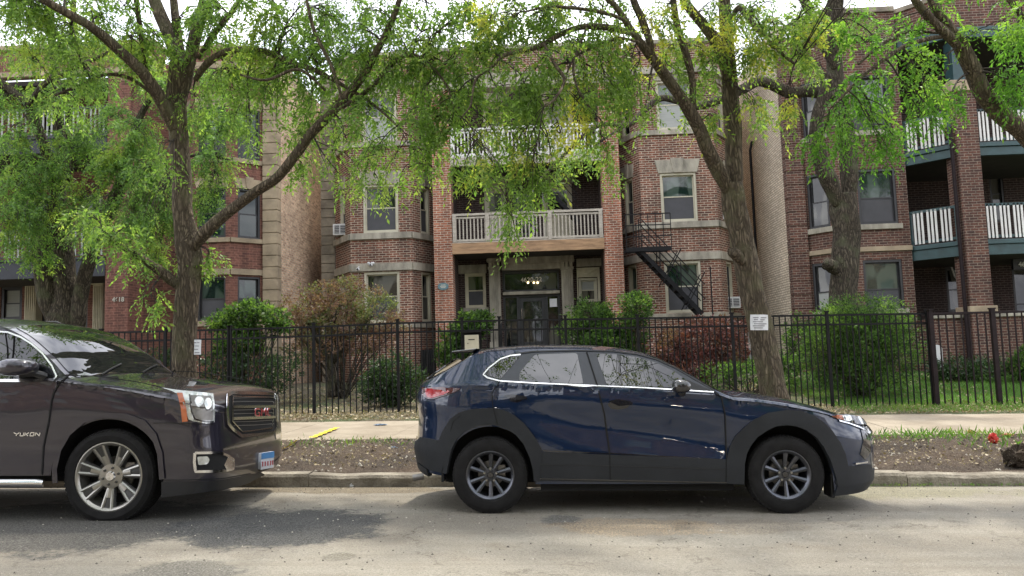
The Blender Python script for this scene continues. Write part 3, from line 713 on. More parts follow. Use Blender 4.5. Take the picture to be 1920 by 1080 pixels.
# grille
G=panel(YC,'grille',MAT['well_black'],[(425,741),(432,737),(511,740),(515,748),(517,802),(510,812),(450,819),(426,796)],.006,.02,r=3,sides=(-1,))
for y0,y1 in ((752,748),(777,772),(800,793)): 
    pass
line(YC,'grille_frame',MAT['chrome'],[(445,738),(432,737.5),(424,742),(423,770),(425,795),(434,806),(450,818),(480,815.5),(510,811.5),(516,803),(516,770),(515,747),(510,740),(480,738.5),(445,738)],.030,.022,parent=G,sides=(-1,))
for a,b in (((434,763),(513,762)),((434,785),(513,782))): line(YC,'grille_bar',MAT['chrome'],[a,((a[0]+b[0])/2,(a[1]+b[1])/2),b],.026,.020,parent=G,sides=(-1,))
for k in range(3):
    for j in range(2):
        yy=746+22*k+j*7
        line(YC,'grille_slat',MAT['dull_steel'],[(436,yy+1),(475,yy),(512,yy-k*1.2)],.006,.010,parent=G,sides=(-1,))
line(YC,'grille_inner_frame',MAT['chrome'],[(434,744),(433,790),(452,810),(508,803),(511,746),(434,744)],.012,.018,parent=G,sides=(-1,))
# fog lamp
FG=panel(YC,'fog_lamp',MAT['well_black'],[(367,850),(412,850),(433,861),(433,878),(420,882),(367,882)],.006,.015,sides=(-1,))
line(YC,'fog_surround',MAT['chrome'],[(366,849),(411,848.5),(426,855),(436,862),(435,879),(420,883),(367,884),(365,866),(366,849)],.022,.016,parent=FG,sides=(-1,))
panel(YC,'lamp_lens',MAT['lamp_clear'],[(370,856),(388,855),(392,862),(388,870),(372,872)],.012,.01,r=3,sides=(-1,),parent=FG)
panel(YC,'fog_surround',MAT['chrome'],[(425,857),(437,862),(437,880),(424,883),(418,872)],.014,.01,sides=(-1,),parent=FG)
# plate
PL=panel(YC,'number_plate',MAT['plate_white'],[(485,850),(509,846),(508,875),(484,879.5)],.028,.03,sides=(-1,))
panel(YC,'plate_band',MAT['plate_blue'],[(485,850),(509,846),(508.7,857),(484.7,861.5)],.030,.004,sides=(-1,),parent=PL)
for k,c in enumerate((486,491,496,501,505)): panel(YC,'plate_digit',MAT['plate_red'],[(c+.3,865-k*.8),(c+2.6,864.6-k*.8),(c+2.4,873-k*.8),(c+.2,873.4-k*.8)],.030,.004,sides=(-1,),parent=PL,sub=1)
panel(YC,'bumper_cap',MAT['chrome'],[(514,806),(519,800),(525,806),(526,822),(517,824)],.008,.01,sides=(-1,))
# emblems: letters laid on the surface
def letters(car, name, strokes, mat, w, off, parent):
    bm_all=[]
    for st in strokes: bm_all.append(car.strip(name,mat,car.pts(st,0,3,False),w,off,parent,-1))
    # join strokes into one mesh
    bm=bmesh.new()
    for o in bm_all: bm.from_mesh(o.data)
    for o in bm_all: bpy.data.objects.remove(o)
    return car._fin(bm,name,mat,parent or car.root)
g0=[[(480,767),(474,767),(472,770),(472,777),(475,780),(480,780),(480,774),(477,774)],[(484,780),(484,766.5),(488,773),(492,766),(492,779.5)],[(500,766.5),(496.5,766.5),(495.5,770),(495.5,776),(497,779),(500,779)]]
letters(YC,'grille_emblem',g0,MAT['emblem_red'],.011,.040,G)
letters(YC,'grille_emblem_rim',g0,MAT['chrome'],.017,.034,G)
yu=[[(27,811),(33,814),(38,811)],[(33,814),(31.5,817)],[(40,811),(39,817),(45,817),(46.5,811)],[(49,811),(47.5,817)],[(56,811),(50,814),(54,817)],[(59,811),(57.5,817),(64,817),(65.5,811),(59,811)],[(67,817),(68.5,811),(75,817),(76.5,811)]]
letters(YC,'door_lettering',yu,MAT['chrome'],.008,.010,dF)
p=YC.M.inverted()@(at(42,688,6.62)-YC.o)
for sg in (-1,1): mirror(YC,(p.x,-1.10,p.z),(.155,.13,.078),(bp_,MAT['black_plastic']),(p.x+.17,-.95,p.z-.09),sg)
for sg in (-1,1): MB().tube([(-2.35,sg*1.0,.355),(-2.3,sg*1.02,.36),(-.62,sg*1.02,.36),(-.56,sg*1.0,.355)],.037,12).build('running_board',MAT['chrome'],yk,local=True,smooth=40)
panel(YC,'fender_crease',bp_,[(114,718),(200,722),(290,733),(290,735),(200,724),(114,720)],.006,.006,sides=(-1,))
# ================================================================== ground
def ground_mat(name, build):
    m,nt,b=newmat(name); build(m,nt,b,nt.links); return m
def grid_obj(name, x0,x1,ys, nx, zf, mat, kind='structure', dz=0):
    xs=np.linspace(x0,x1,nx); mb=MB()
    for y in ys:
        for x in xs: mb.v.append((float(x),y,zf(float(x),y)+dz))
    n=len(xs)
    for j in range(len(ys)-1):
        for i in range(n-1): mb.f.append((j*n+i,j*n+i+1,(j+1)*n+i+1,(j+1)*n+i)); mb.mi.append(0)
    o=mb.build(name,mat,None,smooth=True,uv=False); return tag(o,kind=kind)
def mixc(nt,fac,a,b):
    n=node(nt,'ShaderNodeMix'); n.data_type='RGBA'; L=nt.links
    for s,v in ((0,fac),(6,a),(7,b)):
        if hasattr(v,'links'): L.new(v,n.inputs[s])
        else: n.inputs[s].default_value=v if s==0 else c4(v)
    return n.outputs[2]
def ramp(nt,src,a,b,lo=0,hi=1):
    n=node(nt,'ShaderNodeMapRange'); n.interpolation_type='SMOOTHSTEP'; nt.links.new(src,n.inputs[0])
    for i,v in enumerate((a,b,lo,hi)): n.inputs[i+1].default_value=v
    return n.outputs[0]
def noise(nt,vec,sc,det=5,ro=.6):
    n=node(nt,'ShaderNodeTexNoise',Scale=sc,Detail=det,Roughness=ro); nt.links.new(vec,n.inputs['Vector']); return n.outputs[0]
def math_(nt,op,a,b=None):
    n=node(nt,'ShaderNodeMath',_operation=op)
    for i,v in enumerate((a,b)):
        if v is None: continue
        if hasattr(v,'links'): nt.links.new(v,n.inputs[i])
        else: n.inputs[i].default_value=v
    return n.outputs[0]
def ellipse(nt,vec,cx,cy,rx,ry,warp,wa):          # 1 inside, 0 outside, ragged edge
    s=node(nt,'ShaderNodeSeparateXYZ'); nt.links.new(vec,s.inputs[0])
    a=math_(nt,'DIVIDE',math_(nt,'SUBTRACT',s.outputs[0],cx),rx); b=math_(nt,'DIVIDE',math_(nt,'SUBTRACT',s.outputs[1],cy),ry)
    d=math_(nt,'SQRT',math_(nt,'ADD',math_(nt,'MULTIPLY',a,a),math_(nt,'MULTIPLY',b,b)))
    d=math_(nt,'ADD',d,math_(nt,'MULTIPLY',math_(nt,'SUBTRACT',warp,.5),wa))
    return ramp(nt,d,1.16,.84)
def road_mat(m,nt,b,L):
    tc=node(nt,'ShaderNodeTexCoord'); v=tc.outputs['Object']
    mp=node(nt,'ShaderNodeMapping'); mp.inputs['Scale'].default_value=(.35,1.3,1); L.new(v,mp.inputs[0])
    big=noise(nt,mp.outputs[0],1.0,7); mid=noise(nt,v,3.2,6); fine=noise(nt,v,60,4,.7); grit=noise(nt,v,160,2,.6)
    c=mixc(nt,ramp(nt,big,.33,.68),(.22,.195,.155),(.315,.29,.24))
    c=mixc(nt,ramp(nt,mid,.50,.75,0,.5),c,(.195,.16,.115))
    c=mixc(nt,ramp(nt,fine,.30,.60,.6,0),c,(.10,.09,.072))
    c=mixc(nt,ramp(nt,grit,.56,.68,0,.65),c,(.50,.47,.41))
    vo=node(nt,'ShaderNodeTexVoronoi',Scale=9); L.new(v,vo.inputs['Vector'])
    peb=math_(nt,'MULTIPLY',ramp(nt,vo.outputs['Distance'],.10,.05),ramp(nt,mid,.52,.62))
    c=mixc(nt,math_(nt,'MULTIPLY',peb,.75),c,(.07,.063,.055))
    vc=node(nt,'ShaderNodeTexVoronoi',_feature='DISTANCE_TO_EDGE',Scale=.55); dn=node(nt,'ShaderNodeTexNoise',Scale=2.2,Detail=7,Roughness=.7); L.new(v,dn.inputs['Vector'])
    dv=node(nt,'ShaderNodeVectorMath',_operation='MULTIPLY_ADD'); dv.inputs[1].default_value=(.9,.9,.9); L.new(dn.outputs[1],dv.inputs[0]); L.new(v,dv.inputs[2]); L.new(dv.outputs[0],vc.inputs['Vector'])
    c=mixc(nt,math_(nt,'MULTIPLY',ramp(nt,vc.outputs['Distance'],.012,.003),ramp(nt,mid,.42,.56,0,.55)),c,(.09,.075,.055))
    ml=node(nt,'ShaderNodeMapping'); ml.inputs['Scale'].default_value=(.25,5,1); L.new(v,ml.inputs[0]); c=mixc(nt,ramp(nt,noise(nt,ml.outputs[0],1.2,6,.65),.50,.72,0,.45),c,(.19,.165,.125))
    # asphalt repair patch and smaller stains, ragged edges
    wv=math_(nt,'ADD',math_(nt,'MULTIPLY',noise(nt,v,1.5,9,.7),1.5),math_(nt,'MULTIPLY',noise(nt,v,22,4,.7),.5)); wv=math_(nt,'SUBTRACT',wv,.5)
    for cx,cy,rx,ry,wa,col,k in PATCHES:
        e=ellipse(nt,v,cx,cy,rx,ry,wv,wa)
        a=mixc(nt,ramp(nt,noise(nt,v,75,3,.7),.44,.62),tuple(x*.38 for x in col),tuple(min(1,x*1.9) for x in col))
        c=mixc(nt,math_(nt,'MULTIPLY',e,math_(nt,'MULTIPLY',ramp(nt,fine,.25,.50,.72,1),k)),c,a)
    L.new(c,b.inputs['Base Color']); b.inputs['Roughness'].default_value=.93
    h=math_(nt,'ADD',math_(nt,'MULTIPLY',fine,.6),math_(nt,'ADD',grit,mid)); bp=node(nt,'ShaderNodeBump',Strength=.75,Distance=.02); L.new(h,bp.inputs['Height']); L.new(bp.outputs[0],b.inputs['Normal'])
def groundpt(px,py):
    lo,hi=1.0,40.0
    for i in range(40):
        m=(lo+hi)/2; p=at(px,py,m)
        if p.z>gz(p.x,m): lo=m
        else: hi=m
    return at(px,py,(lo+hi)/2)
def PT(px0,px1,py0,py1,wa,col,k):
    a=groundpt((px0+px1)/2,py0); b=groundpt((px0+px1)/2,py1); cy=(a.y+b.y)/2; s=1450/cy
    c=groundpt((px0+px1)/2,(py0+py1)/2); return (c.x,cy,(px1-px0)/2/s,abs(a.y-b.y)/2,wa,col,k)
PATCHES=[PT(-250,480,940,1036,1.3,(.075,.072,.066),.9),PT(330,705,956,1030,1.1,(.058,.059,.058),.95),PT(230,440,1050,1110,1.4,(.12,.115,.10),.7),
 PT(1018,1090,966,985,1.6,(.09,.09,.085),.7),PT(608,664,1037,1052,.9,(.13,.12,.09),.5),
 PT(1040,1330,972,1005,1.5,(.36,.25,.13),.35),PT(1350,1500,972,1003,1.5,(.19,.155,.11),.4),PT(1250,1920,908,935,1.3,(.22,.21,.11),.45),
 PT(420,860,903,925,1.3,(.15,.115,.065),.7)]
ground_mat('road_surface',road_mat)
grid_obj('road',-45,45,[-9,-6,-3,0,2,3,4,5,6,6.5,7,7.5,8,8.4,8.72],61,gz,MAT['road_surface'])
def kerb_mat(m,nt,b,L):
    tc=node(nt,'ShaderNodeTexCoord'); v=tc.outputs['Object']
    n=noise(nt,v,4,7); f=noise(nt,v,50,3)
    c=mixc(nt,ramp(nt,n,.35,.65),(.15,.13,.10),(.30,.27,.215)); c=mixc(nt,ramp(nt,f,.3,.55,.5,0),c,(.12,.10,.07))
    L.new(c,b.inputs['Base Color']); b.inputs['Roughness'].default_value=.95
    bp=node(nt,'ShaderNodeBump',Strength=.8,Distance=.02); L.new(math_(nt,'ADD',n,f),bp.inputs['Height']); L.new(bp.outputs[0],b.inputs['Normal'])
ground_mat('kerb_stone',kerb_mat)
mb=MB(); x=-40.
while x<40:
    L_=1.5+random.random()*.9; dz=random.uniform(-.012,.008); sk=random.uniform(-.012,.012)
    n=6
    for i in range(n):
        a=x+L_*i/n+(.012 if i==0 else 0); b_=x+L_*(i+1)/n
        j0,j1=[ (math.sin(q*3.7)+math.sin(q*9.1))*.006 for q in (a,b_)]
        vs=[]
        for q,jj in ((a,j0),(b_,j1)):
            g=gz(q,8.72)-0; top=gz(q,8.75)+.085+dz+jj
            vs+=[(q,8.70+sk,g-.25),(q,8.71+sk+jj,top-.03),(q,8.735+sk,top),(q,8.90+sk,top+.006),(q,8.91+sk,g-.2)]
        mb.add(vs,[(0,5,6,1),(1,6,7,2),(2,7,8,3),(3,8,9,4),(0,1,2,3,4),(5,9,8,7,6)])
    x+=L_
tag(mb.build('kerb',MAT['kerb_stone'],None),kind='structure')
def dirt_mat(m,nt,b,L):
    tc=node(nt,'ShaderNodeTexCoord'); v=tc.outputs['Object']
    n=noise(nt,v,1.1,8); f=noise(nt,v,24,6,.7); g=noise(nt,v,90,3)
    c=mixc(nt,ramp(nt,n,.35,.65),(.040,.027,.018),(.090,.060,.038)); c=mixc(nt,ramp(nt,f,.55,.7),c,(.20,.165,.115))
    c=mixc(nt,ramp(nt,g,.62,.70),c,(.42,.38,.29)); c=mixc(nt,ramp(nt,g,.30,.40,.7,0),c,(.03,.024,.018))
    L.new(c,b.inputs['Base Color']); b.inputs['Roughness'].default_value=1
    bp=node(nt,'ShaderNodeBump',Strength=1,Distance=.05); L.new(math_(nt,'ADD',f,math_(nt,'MULTIPLY',g,.5)),bp.inputs['Height']); L.new(bp.outputs[0],b.inputs['Normal'])
ground_mat('dirt',dirt_mat)
def zpark(x,y):
    e=min(1,(y-8.9)/.3)*min(1,(11.2-y)/.25+.001)
    return gz(x,max(y,8.951))+max(0,e)*(.03*math.sin(x*1.7+y*2.3)+.02*math.sin(x*4.1-y*3.7)+.015*math.sin(x*9+y*7)+random.uniform(-.008,.008)) - (.10 if y<8.9 else 0)
grid_obj('parkway_dirt',-30,30,[8.88,8.95]+[9.05+i*.12 for i in range(18)]+[11.22],500,zpark,MAT['dirt'])
def walk_mat(m,nt,b,L):
    tc=node(nt,'ShaderNodeTexCoord'); v=tc.outputs['Object']
    n=noise(nt,v,1.4,8); f=noise(nt,v,45,5,.7)
    c=mixc(nt,ramp(nt,n,.33,.68),(.20,.165,.118),(.30,.258,.195)); c=mixc(nt,ramp(nt,f,.3,.6,.35,0),c,(.15,.12,.085))
    L.new(c,b.inputs['Base Color']); b.inputs['Roughness'].default_value=.93
    bp=node(nt,'ShaderNodeBump',Strength=.35,Distance=.02); L.new(f,bp.inputs['Height']); L.new(bp.outputs[0],b.inputs['Normal'])
ground_mat('concrete_walk',walk_mat)
noisy('walk_joint',(.05,.042,.032),.3,8,1)
mb=MB(); x=-30.
while x<30:
    L_=1.85; dz=random.uniform(-.008,.008); a,b_=x+.02,x+L_
    vs=[]
    for q in (a,b_):
        for y,z in ((11.24,-.14),(11.24,0),(13.98,0),(13.98,-.1)): vs.append((q+(y-12.6)*.06,y,gz(q,y)+z+dz))
    mb.add(vs,[(0,4,5,1),(1,5,6,2),(2,6,7,3),(3,2,1,0)[::-1],(4,5,6,7)[::-1]])
    x+=L_
tag(mb.build('pavement',MAT['concrete_walk'],None),kind='structure')
grid_obj('pavement_bed',-30,30,[11.2,14.0],61,gz,MAT['walk_joint'],dz=-.03)
def yard_mat(m,nt,b,L):
    tc=node(nt,'ShaderNodeTexCoord'); v=tc.outputs['Object']
    s=node(nt,'ShaderNodeSeparateXYZ'); L.new(v,s.inputs[0])
    n=noise(nt,v,.9,7); f=noise(nt,v,30,5,.7); g=noise(nt,v,110,3)
    c=mixc(nt,ramp(nt,n,.4,.62),(.12,.095,.062),(.075,.10,.035)); c=mixc(nt,ramp(nt,f,.5,.68),c,(.24,.21,.14)); c=mixc(nt,ramp(nt,g,.60,.70),c,(.40,.36,.25))
    grass=mixc(nt,ramp(nt,f,.35,.65),(.05,.12,.015),(.11,.24,.03))
    wx=math_(nt,'ADD',s.outputs[0],math_(nt,'MULTIPLY',n,1.2))
    c=mixc(nt,math_(nt,'MULTIPLY',ramp(nt,wx,6.0,7.2),ramp(nt,s.outputs[1],15.0,15.4)),c,grass)
    L.new(c,b.inputs['Base Color']); b.inputs['Roughness'].default_value=1
    bp=node(nt,'ShaderNodeBump',Strength=1,Distance=.04); L.new(math_(nt,'ADD',f,g),bp.inputs['Height']); L.new(bp.outputs[0],b.inputs['Normal'])
ground_mat('yard_ground',yard_mat)
grid_obj('yard',-40,40,[13.97,14.1]+[14.5+i*.5 for i in range(20)]+[26,45],160,lambda x,y:gz(x,y)+.015*math.sin(x*2.1+y*1.3)*(y>14.2)+(.012 if y>14 else -.05),MAT['yard_ground'])
noisy('earth',(.12,.11,.08),.3,.3,1)
mb=MB(); mb.box(-400,400,-400,400,-2.2,-1.2); tag(mb.build('ground',MAT['earth'],None),kind='structure')
grid_obj('opposite_verge',-45,45,[-22,-16,-9.0],20,lambda x,y:gz(x,-9)+.12,MAT['yard_ground'])

# ================================================================== buildings
def frame(p0,p1):
    p0=Vector((p0[0],p0[1],0)); p1=Vector((p1[0],p1[1],0)); t=(p1-p0); W=t.length; t.normalize(); return (p0,t,Vector((t.y,-t.x,0))),W
def wall(mb, fr, u0,u1,z0,z1, holes=(), rev=.16):
    us=sorted({u0,u1,*[h[0] for h in holes],*[h[1] for h in holes]}); vs=sorted({z0,z1,*[h[2] for h in holes],*[h[3] for h in holes]})
    us=[u for u in us if u0<=u<=u1]; vs=[v for v in vs if z0<=v<=z1]; o,t,n=fr
    for a,b in zip(us,us[1:]):
        for c,d in zip(vs,vs[1:]):
            mu,mv=(a+b)/2,(c+d)/2
            if any(h[0]<mu<h[1] and h[2]<mv<h[3] for h in holes): continue
            mb.add([o+t*u+Vector((0,0,v)) for u,v in ((a,c),(b,c),(b,d),(a,d))],[(0,1,2,3)])
    for a,b,c,d in holes:
        for (p,q),(r_,s_) in (((a,c),(a,d)),((b,d),(b,c)),((a,d),(b,d)),((b,c),(a,c))):
            P0=o+t*p+Vector((0,0,q)); P1=o+t*r_+Vector((0,0,s_)); mb.add([P0,P1,P1-n*rev,P0-n*rev],[(0,1,2,3)])
def wall2(mb,fr,rects,holes,rev=.16): 
    for r in rects: wall(mb,fr,*r,holes=[h for h in holes if h[0]>=r[0]-1e-6 and h[1]<=r[1]+1e-6],rev=rev)
def window(par, fr, u0,u1,v0,v1, fm='sash_paint', upper='pane', lower='screen', split=.5, fw=.06, dep=.13, sill=None, lintel=None, sillm='limestone', casing=.07, name='window'):
    mb=MB(); e=.003
    d0,d1=-dep,-.02
    mb.fbox(fr,u0+e,u0+casing,v0,v1-e,d0,d1); mb.fbox(fr,u1-casing,u1-e,v0,v1-e,d0,d1); mb.fbox(fr,u0+casing,u1-casing,v1-casing,v1-e,d0,d1); mb.fbox(fr,u0+casing,u1-casing,v0,v0+casing*.8,d0,d1)
    a,b,c,d=u0+casing,u1-casing,v0+casing*.8,v1-casing; m=c+(d-c)*split; s=.035
    for (p,q,dd) in ((c,m+s/2,-.075),(m-s/2,d,-.105)):
        mb.fbox(fr,a,a+s,p,q,dd-.03,dd); mb.fbox(fr,b-s,b,p,q,dd-.03,dd); mb.fbox(fr,a+s,b-s,p,p+s,dd-.03,dd); mb.fbox(fr,a+s,b-s,q-s,q,dd-.03,dd)
    o=mb.build(name,MAT[fm],par)
    p1=MB(); p1.fbox(fr,a+s,b-s,m+s/2,d-s,-.128,-.12); p1.build('pane',MAT[upper],o)
    p2=MB(); p2.fbox(fr,a+s,b-s,c+s,m-s/2,-.098,-.09); p2.build('screen' if lower=='screen' else 'pane',MAT[lower],o)
    if sill: 
        q=MB(); q.fbox(fr,u0-.08,u1+.08,v0-sill,v0-.002,-.12,.07); q.build('sill',MAT[sillm],o,bevel=.008)
    if lintel:
        h,fl=lintel; q=MB(); q.fprism(fr,[(u0-.04,v1+.003),(u1+.04,v1+.003),(u1+.04+fl,v1+h),(u0-.04-fl,v1+h)],-.12,.025)
        if fl: w2=(u1-u0)*.12; mm=(u0+u1)/2; q.fprism(fr,[(mm-w2,v1+.003),(mm+w2,v1+.003),(mm+w2*1.6,v1+h+.05),(mm-w2*1.6,v1+h+.05)],.027,.05)
        q.build('lintel',MAT[sillm],o,bevel=.006)
    return o
def band(par, frs, z0,z1, d=.04, mat='limestone', name='stone_band'):
    mb=MB()
    for fr,W in frs: mb.fbox(fr,-.0,W+.0,z0,z1,-.05,d)
    return mb.build(name,MAT[mat],par,bevel=.006)
X=lambda px,py,Y: at(px,py,Y).x
Z=lambda px,py,Y: at(px,py,Y).z
# ---------------- centre building
CB=empty('apartment_building',(-.4,25,.8),'three-storey brick building in the centre with twin bays and 4620-22 over its door','building')
BR=MAT['brick_centre']; YP=23.3
z1s,z1b,zbt0,zbt1,zs2a,zs2b,zl2a,zl2b,zs3=2.40,2.56,4.17,4.40,5.16,5.35,6.87,7.28,8.06
def bay(xl,x0,x1,xr,yb,side):
    f1,W1=frame((xl,24.65),(x0,yb)); f2,W2=frame((x0,yb),(x1,yb)); f3,W3=frame((x1,yb),(xr,24.65))
    mb=MB(); res=[]
    for k,(fr,W,ww) in enumerate(((f1,W1,.50),(f2,W2,1.10),(f3,W3,.50))):
        c=W/2; hs=[]
        for (a,b) in ((z1b+.02,zbt0-.03),(zs2b+.01,zl2a),(zs3+.17,zs3+.17+1.55)):
            hs.append((c-ww/2,c+ww/2,a,b))
        wall(mb,fr,0,W,.3,10.95,hs); res.append((fr,W,hs))
    # parapet top and roof slab
    mb.build('bay_wall',BR,CB)
    frs=[(f1,W1),(f2,W2),(f3,W3)]
    band(CB,frs,z1s,z1b,.05); band(CB,frs,zbt0,zbt1,.06); band(CB,frs,zs2a,zs2b,.07); band(CB,frs,zs3,zs3+.16,.07)
    band(CB,frs,9.98,10.2,.12,name='cornice'); band(CB,frs,10.95,11.08,.08,name='coping')
    for k,(fr,W,hs) in enumerate(res):
        for j,h in enumerate(hs):
            low=('blind' if (j,k)==(2,1) else 'screen') if (j+k)%3!=2 or k==1 else 'pane'
            window(CB,fr,*h,lower=low,upper='pane_green' if (side>0) else 'pane',lintel=None if j==0 else (.40,.10 if k==1 else .05),split=.52)
    return res
xq=X(603,440,24.7)
bl_=bay(X(628,440,24.6),X(657,440,23.45),X(772,440,23.45),X(822,440,24.6),23.45,-1)
br_=bay(X(1160,430,24.6),X(1204,420,23.45),X(1347,420,23.45),X(1378,410,24.6),23.45,1)
xr_=X(1388,420,24.7)
# quoin piers at the outer corners, with rusticated courses
def quoins(par,x0,x1,y,z0,z1,mat,h=.30,name='quoin_pier',yb=None,gap=.02):
    mb=MB(); z=z0
    while z<z1-.05:
        mb.box(x0,x1,y,(yb or y+.35),z+gap,min(z1,z+h)); mb.box(x0+.015,x1-.015,y+.03,(yb or y+.35)-.01,z-.001,z+gap+.001); z+=h
    return mb.build(name,MAT[mat],par,bevel=.012)
quoins(CB,xq,X(628,440,24.65)+.0,24.62,.4,10.95,'quoin_stone')
mb=MB(); mb.box(X(1378,410,24.65)+.0,xr_,24.62,25,.4,10.95); mb.build('corner_wall',BR,CB)
mb=MB(); mb.box(xq+.02,xq+.3,24.97,41,.4,10.9); mb.box(xr_-.25,xr_-.02,25.0,41,.4,10.9); mb.build('side_wall',MAT['brick_left_side'],CB)
mb=MB(); mb.box(xq+.05,xr_-.05,25.6,41,10.55,10.7); mb.build('roof',MAT['soffit'],CB)
mb=MB(); mb.tube([(xr_+.06,24.58,.8),(xr_+.06,24.58,10.6)],.05,8); mb.build('downspout',MAT['plastic_white'],CB,smooth=40)
# piers
pL0,pL1,pR0,pR1=X(813,440,YP),X(847.5,440,YP),X(1132.5,440,YP),X(1167,440,YP)
for a,b in ((pL0,pL1),(pR0,pR1)):
    MB().box(a,b,YP,YP+.56,.3,10.0).build('brick_pier',MAT['brick_pier'],CB)
    MB().box(a-.05,b+.05,YP-.05,YP+.6,10.0,10.22).build('pier_capital',MAT['limestone'],CB,bevel=.01)
# upper wall between the bays over the third balcony
xa,xb=X(822,440,24.6),X(1160,430,24.6)
mb=MB(); mb.box(xa-.2,xb+.2,YP+.05,YP+.5,10.22,10.95); mb.build('upper_wall',BR,CB)
mb=MB(); mb.box(xa-.2,xb+.2,YP-.05,YP+.6,10.95,11.08); mb.box(xa,xb,YP-.02,YP+.5,9.75,10.22); mb.build('coping',MAT['limestone'],CB,bevel=.01)
mb=MB()
fm,W_=frame((X(772,440,23.45),23.95),(X(1204,440,23.45),23.95))
# recess walls
YW=25.0; RB=MAT['brick_recess_shaded']
fr,W=frame((xa-.3,YW),(xb+.3,YW)); u=lambda px,py: X(px,py,YW)-(xa-.3)
zf=Z(960,648,YW)                                    # porch floor
win=(u(872,540),u(911,540),Z(890,577,YW),Z(890,512,YW))
zf-=.12
doorh=(u(944,590),u(1051,590),zf,Z(1000,506,YW))
winr=(u(1085,540),u(1120,540),Z(1100,566,YW),Z(1100,521,YW))
d2=(u(908,380),u(948,380),5.05,Z(928,350,YW)); d3=(u(1018,380),u(1073,380),5.05,Z(1045,345,YW))
w2=(u(963,380),u(1000,380),5.35,Z(980,355,YW))
d4=(u(905,200),u(945,200),7.95,10.0-.15); d5=(u(1018,200),u(1073,200),7.95,9.85)
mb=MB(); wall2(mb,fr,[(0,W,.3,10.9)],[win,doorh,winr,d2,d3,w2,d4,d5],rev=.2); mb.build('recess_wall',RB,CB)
mb=MB()
for (x_,s_) in ((pL1-.01,1),(pR0+.01,-1)): mb.box(min(x_,x_-s_*.12),max(x_,x_-s_*.12),YP+.56,YW,.3,10.9)
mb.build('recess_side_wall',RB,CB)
window(CB,fr,*win,fm='cream_paint',upper='pane',sill=.13); window(CB,fr,*w2,fm='dark_frame',upper='pane',lower='pane')
ww=window(CB,fr,*winr,fm='sash_paint',upper='blind',lower='pane')
mb=MB(); q=(u(1081,510),u(1124,510),Z(1100,520,YW),Z(1100,502,YW)); mb.fbox(fr,*q,0,.04)
mb.fprism(fr,[(q[0],q[3]-.02),((q[0]+q[1])/2,q[2]+.1),(q[1],q[3]-.02),(q[1],q[3]+.0),(q[0],q[3]+.0)],.041,.07)
mb.fbox(fr,q[0],u(1084,540),winr[2],q[2],0,.05); mb.fbox(fr,u(1121,540),q[1],winr[2],q[2],0,.05); mb.build('window_hood',MAT['cream_paint'],ww,bevel=.005)
MB().fbox(fr,u(848,505),u(912,505),Z(880,513,YW),Z(880,497,YW),0,.06).build('stone_band',MAT['limestone'],CB,bevel=.006); MB().fbox(fr,u(1081,500),u(1140,500),Z(1100,500,YW),Z(1100,485,YW),0,.06).build('stone_band',MAT['limestone'],CB,bevel=.006)
# second floor balcony doors
def bdoor(h,pan,label=None):
    mb=MB(); a,b,c,d=h; mb.fbox(fr,a+.003,a+.09,c,d,-.15,-.02); mb.fbox(fr,b-.09,b-.003,c,d,-.15,-.02); mb.fbox(fr,a+.09,b-.09,d-.09,d-.003,-.15,-.02)
    o=mb.build('balcony_door',MAT['sash_paint'],CB); q=MB(); q.fbox(fr,a+.09,b-.09,c,d-.09,-.13,-.10)
    for k in range(2): q.fbox(fr,a+.16,b-.16,c+.15+k*.55,c+.6+k*.55,-.099,-.09)
    q.build('door_leaf',MAT[pan],o); g=MB(); g.fbox(fr,a+.16,b-.16,c+1.15,d-.2,-.099,-.092); g.build('pane',MAT['pane' if pan!='white_paint' else 'blind'],o)
    l=MB(); l.fprism(fr,[(a-.05,d+.004),(b+.05,d+.004),(b+.14,d+.42),(a-.14,d+.42)],-.1,.03); l.build('lintel',MAT['limestone'],o,bevel=.006)
bdoor(d2,'sash_paint'); bdoor(d3,'cream_paint'); bdoor(d4,'sash_paint'); bdoor(d5,'white_paint')
# entrance
EN=MB(); a,b,c,d=doorh
def pil(px0,px1):
    p,q=u(px0,560),u(px1,560); zt=Z((px0+px1)/2,505,YW)
    EN.fbox(fr,p,q,zf,zf+.25,0,.30); EN.fbox(fr,p+.03,q-.03,zf+.25,zt-.02,0,.22)
    n=5; w_=(q-p-.12)/n
    for k in range(n): EN.fbox(fr,p+.06+w_*k+.012,p+.06+w_*(k+1)-.012,zf+.35,zt-.10,.22,.245)
    zc=zt
    EN.fbox(fr,p,q,zc-.02,zc+.06,0,.27)
    for k in range(3): EN.fbox(fr,p+.02+k*(q-p-.04)/3+.01,p+.02+(k+1)*(q-p-.04)/3-.01,zc+.06,zc+.22,0,.26+.02*(k==1))
    EN.fbox(fr,p-.03,q+.03,zc+.22,zc+.30,0,.32)
    EN.fbox(fr,p-.02,q+.02,zc+.30,zc+.60,0,.28)
    for k in range(5): EN.fbox(fr,p+.02+k*(q-p-.04)/5+.01,p+.02+(k+1)*(q-p-.04)/5-.01,zc+.33,zc+.55,.28,.30)
pil(917,941); pil(1052,1077)
zt=Z(1000,506,YW)
EN.fbox(fr,u(941,500),u(1052,500),zt,zt+.18,0,.20); EN.fbox(fr,u(913,490),u(1080,490),zt+.50+.12,zt+.74,0,.36); EN.fbox(fr,u(941,500),u(1052,500),zt+.18,zt+.62,0,.24)
zb_=Z(1000,549,YW); EN.fbox(fr,a,b,zb_-.05,zb_+.05,-.2,.10)
EN.build('entrance_surround',MAT['limestone'],CB,bevel=.008)
DR=MB()
DR.fbox(fr,a,b,zt-.10,zt,-.2,-.05); DR.fbox(fr,a,b,zb_+.05,zb_+.12,-.2,-.05)
for p,q in ((a,a+.07),(b-.07,b)): DR.fbox(fr,p,q,zf,zt-.1,-.2,-.05)
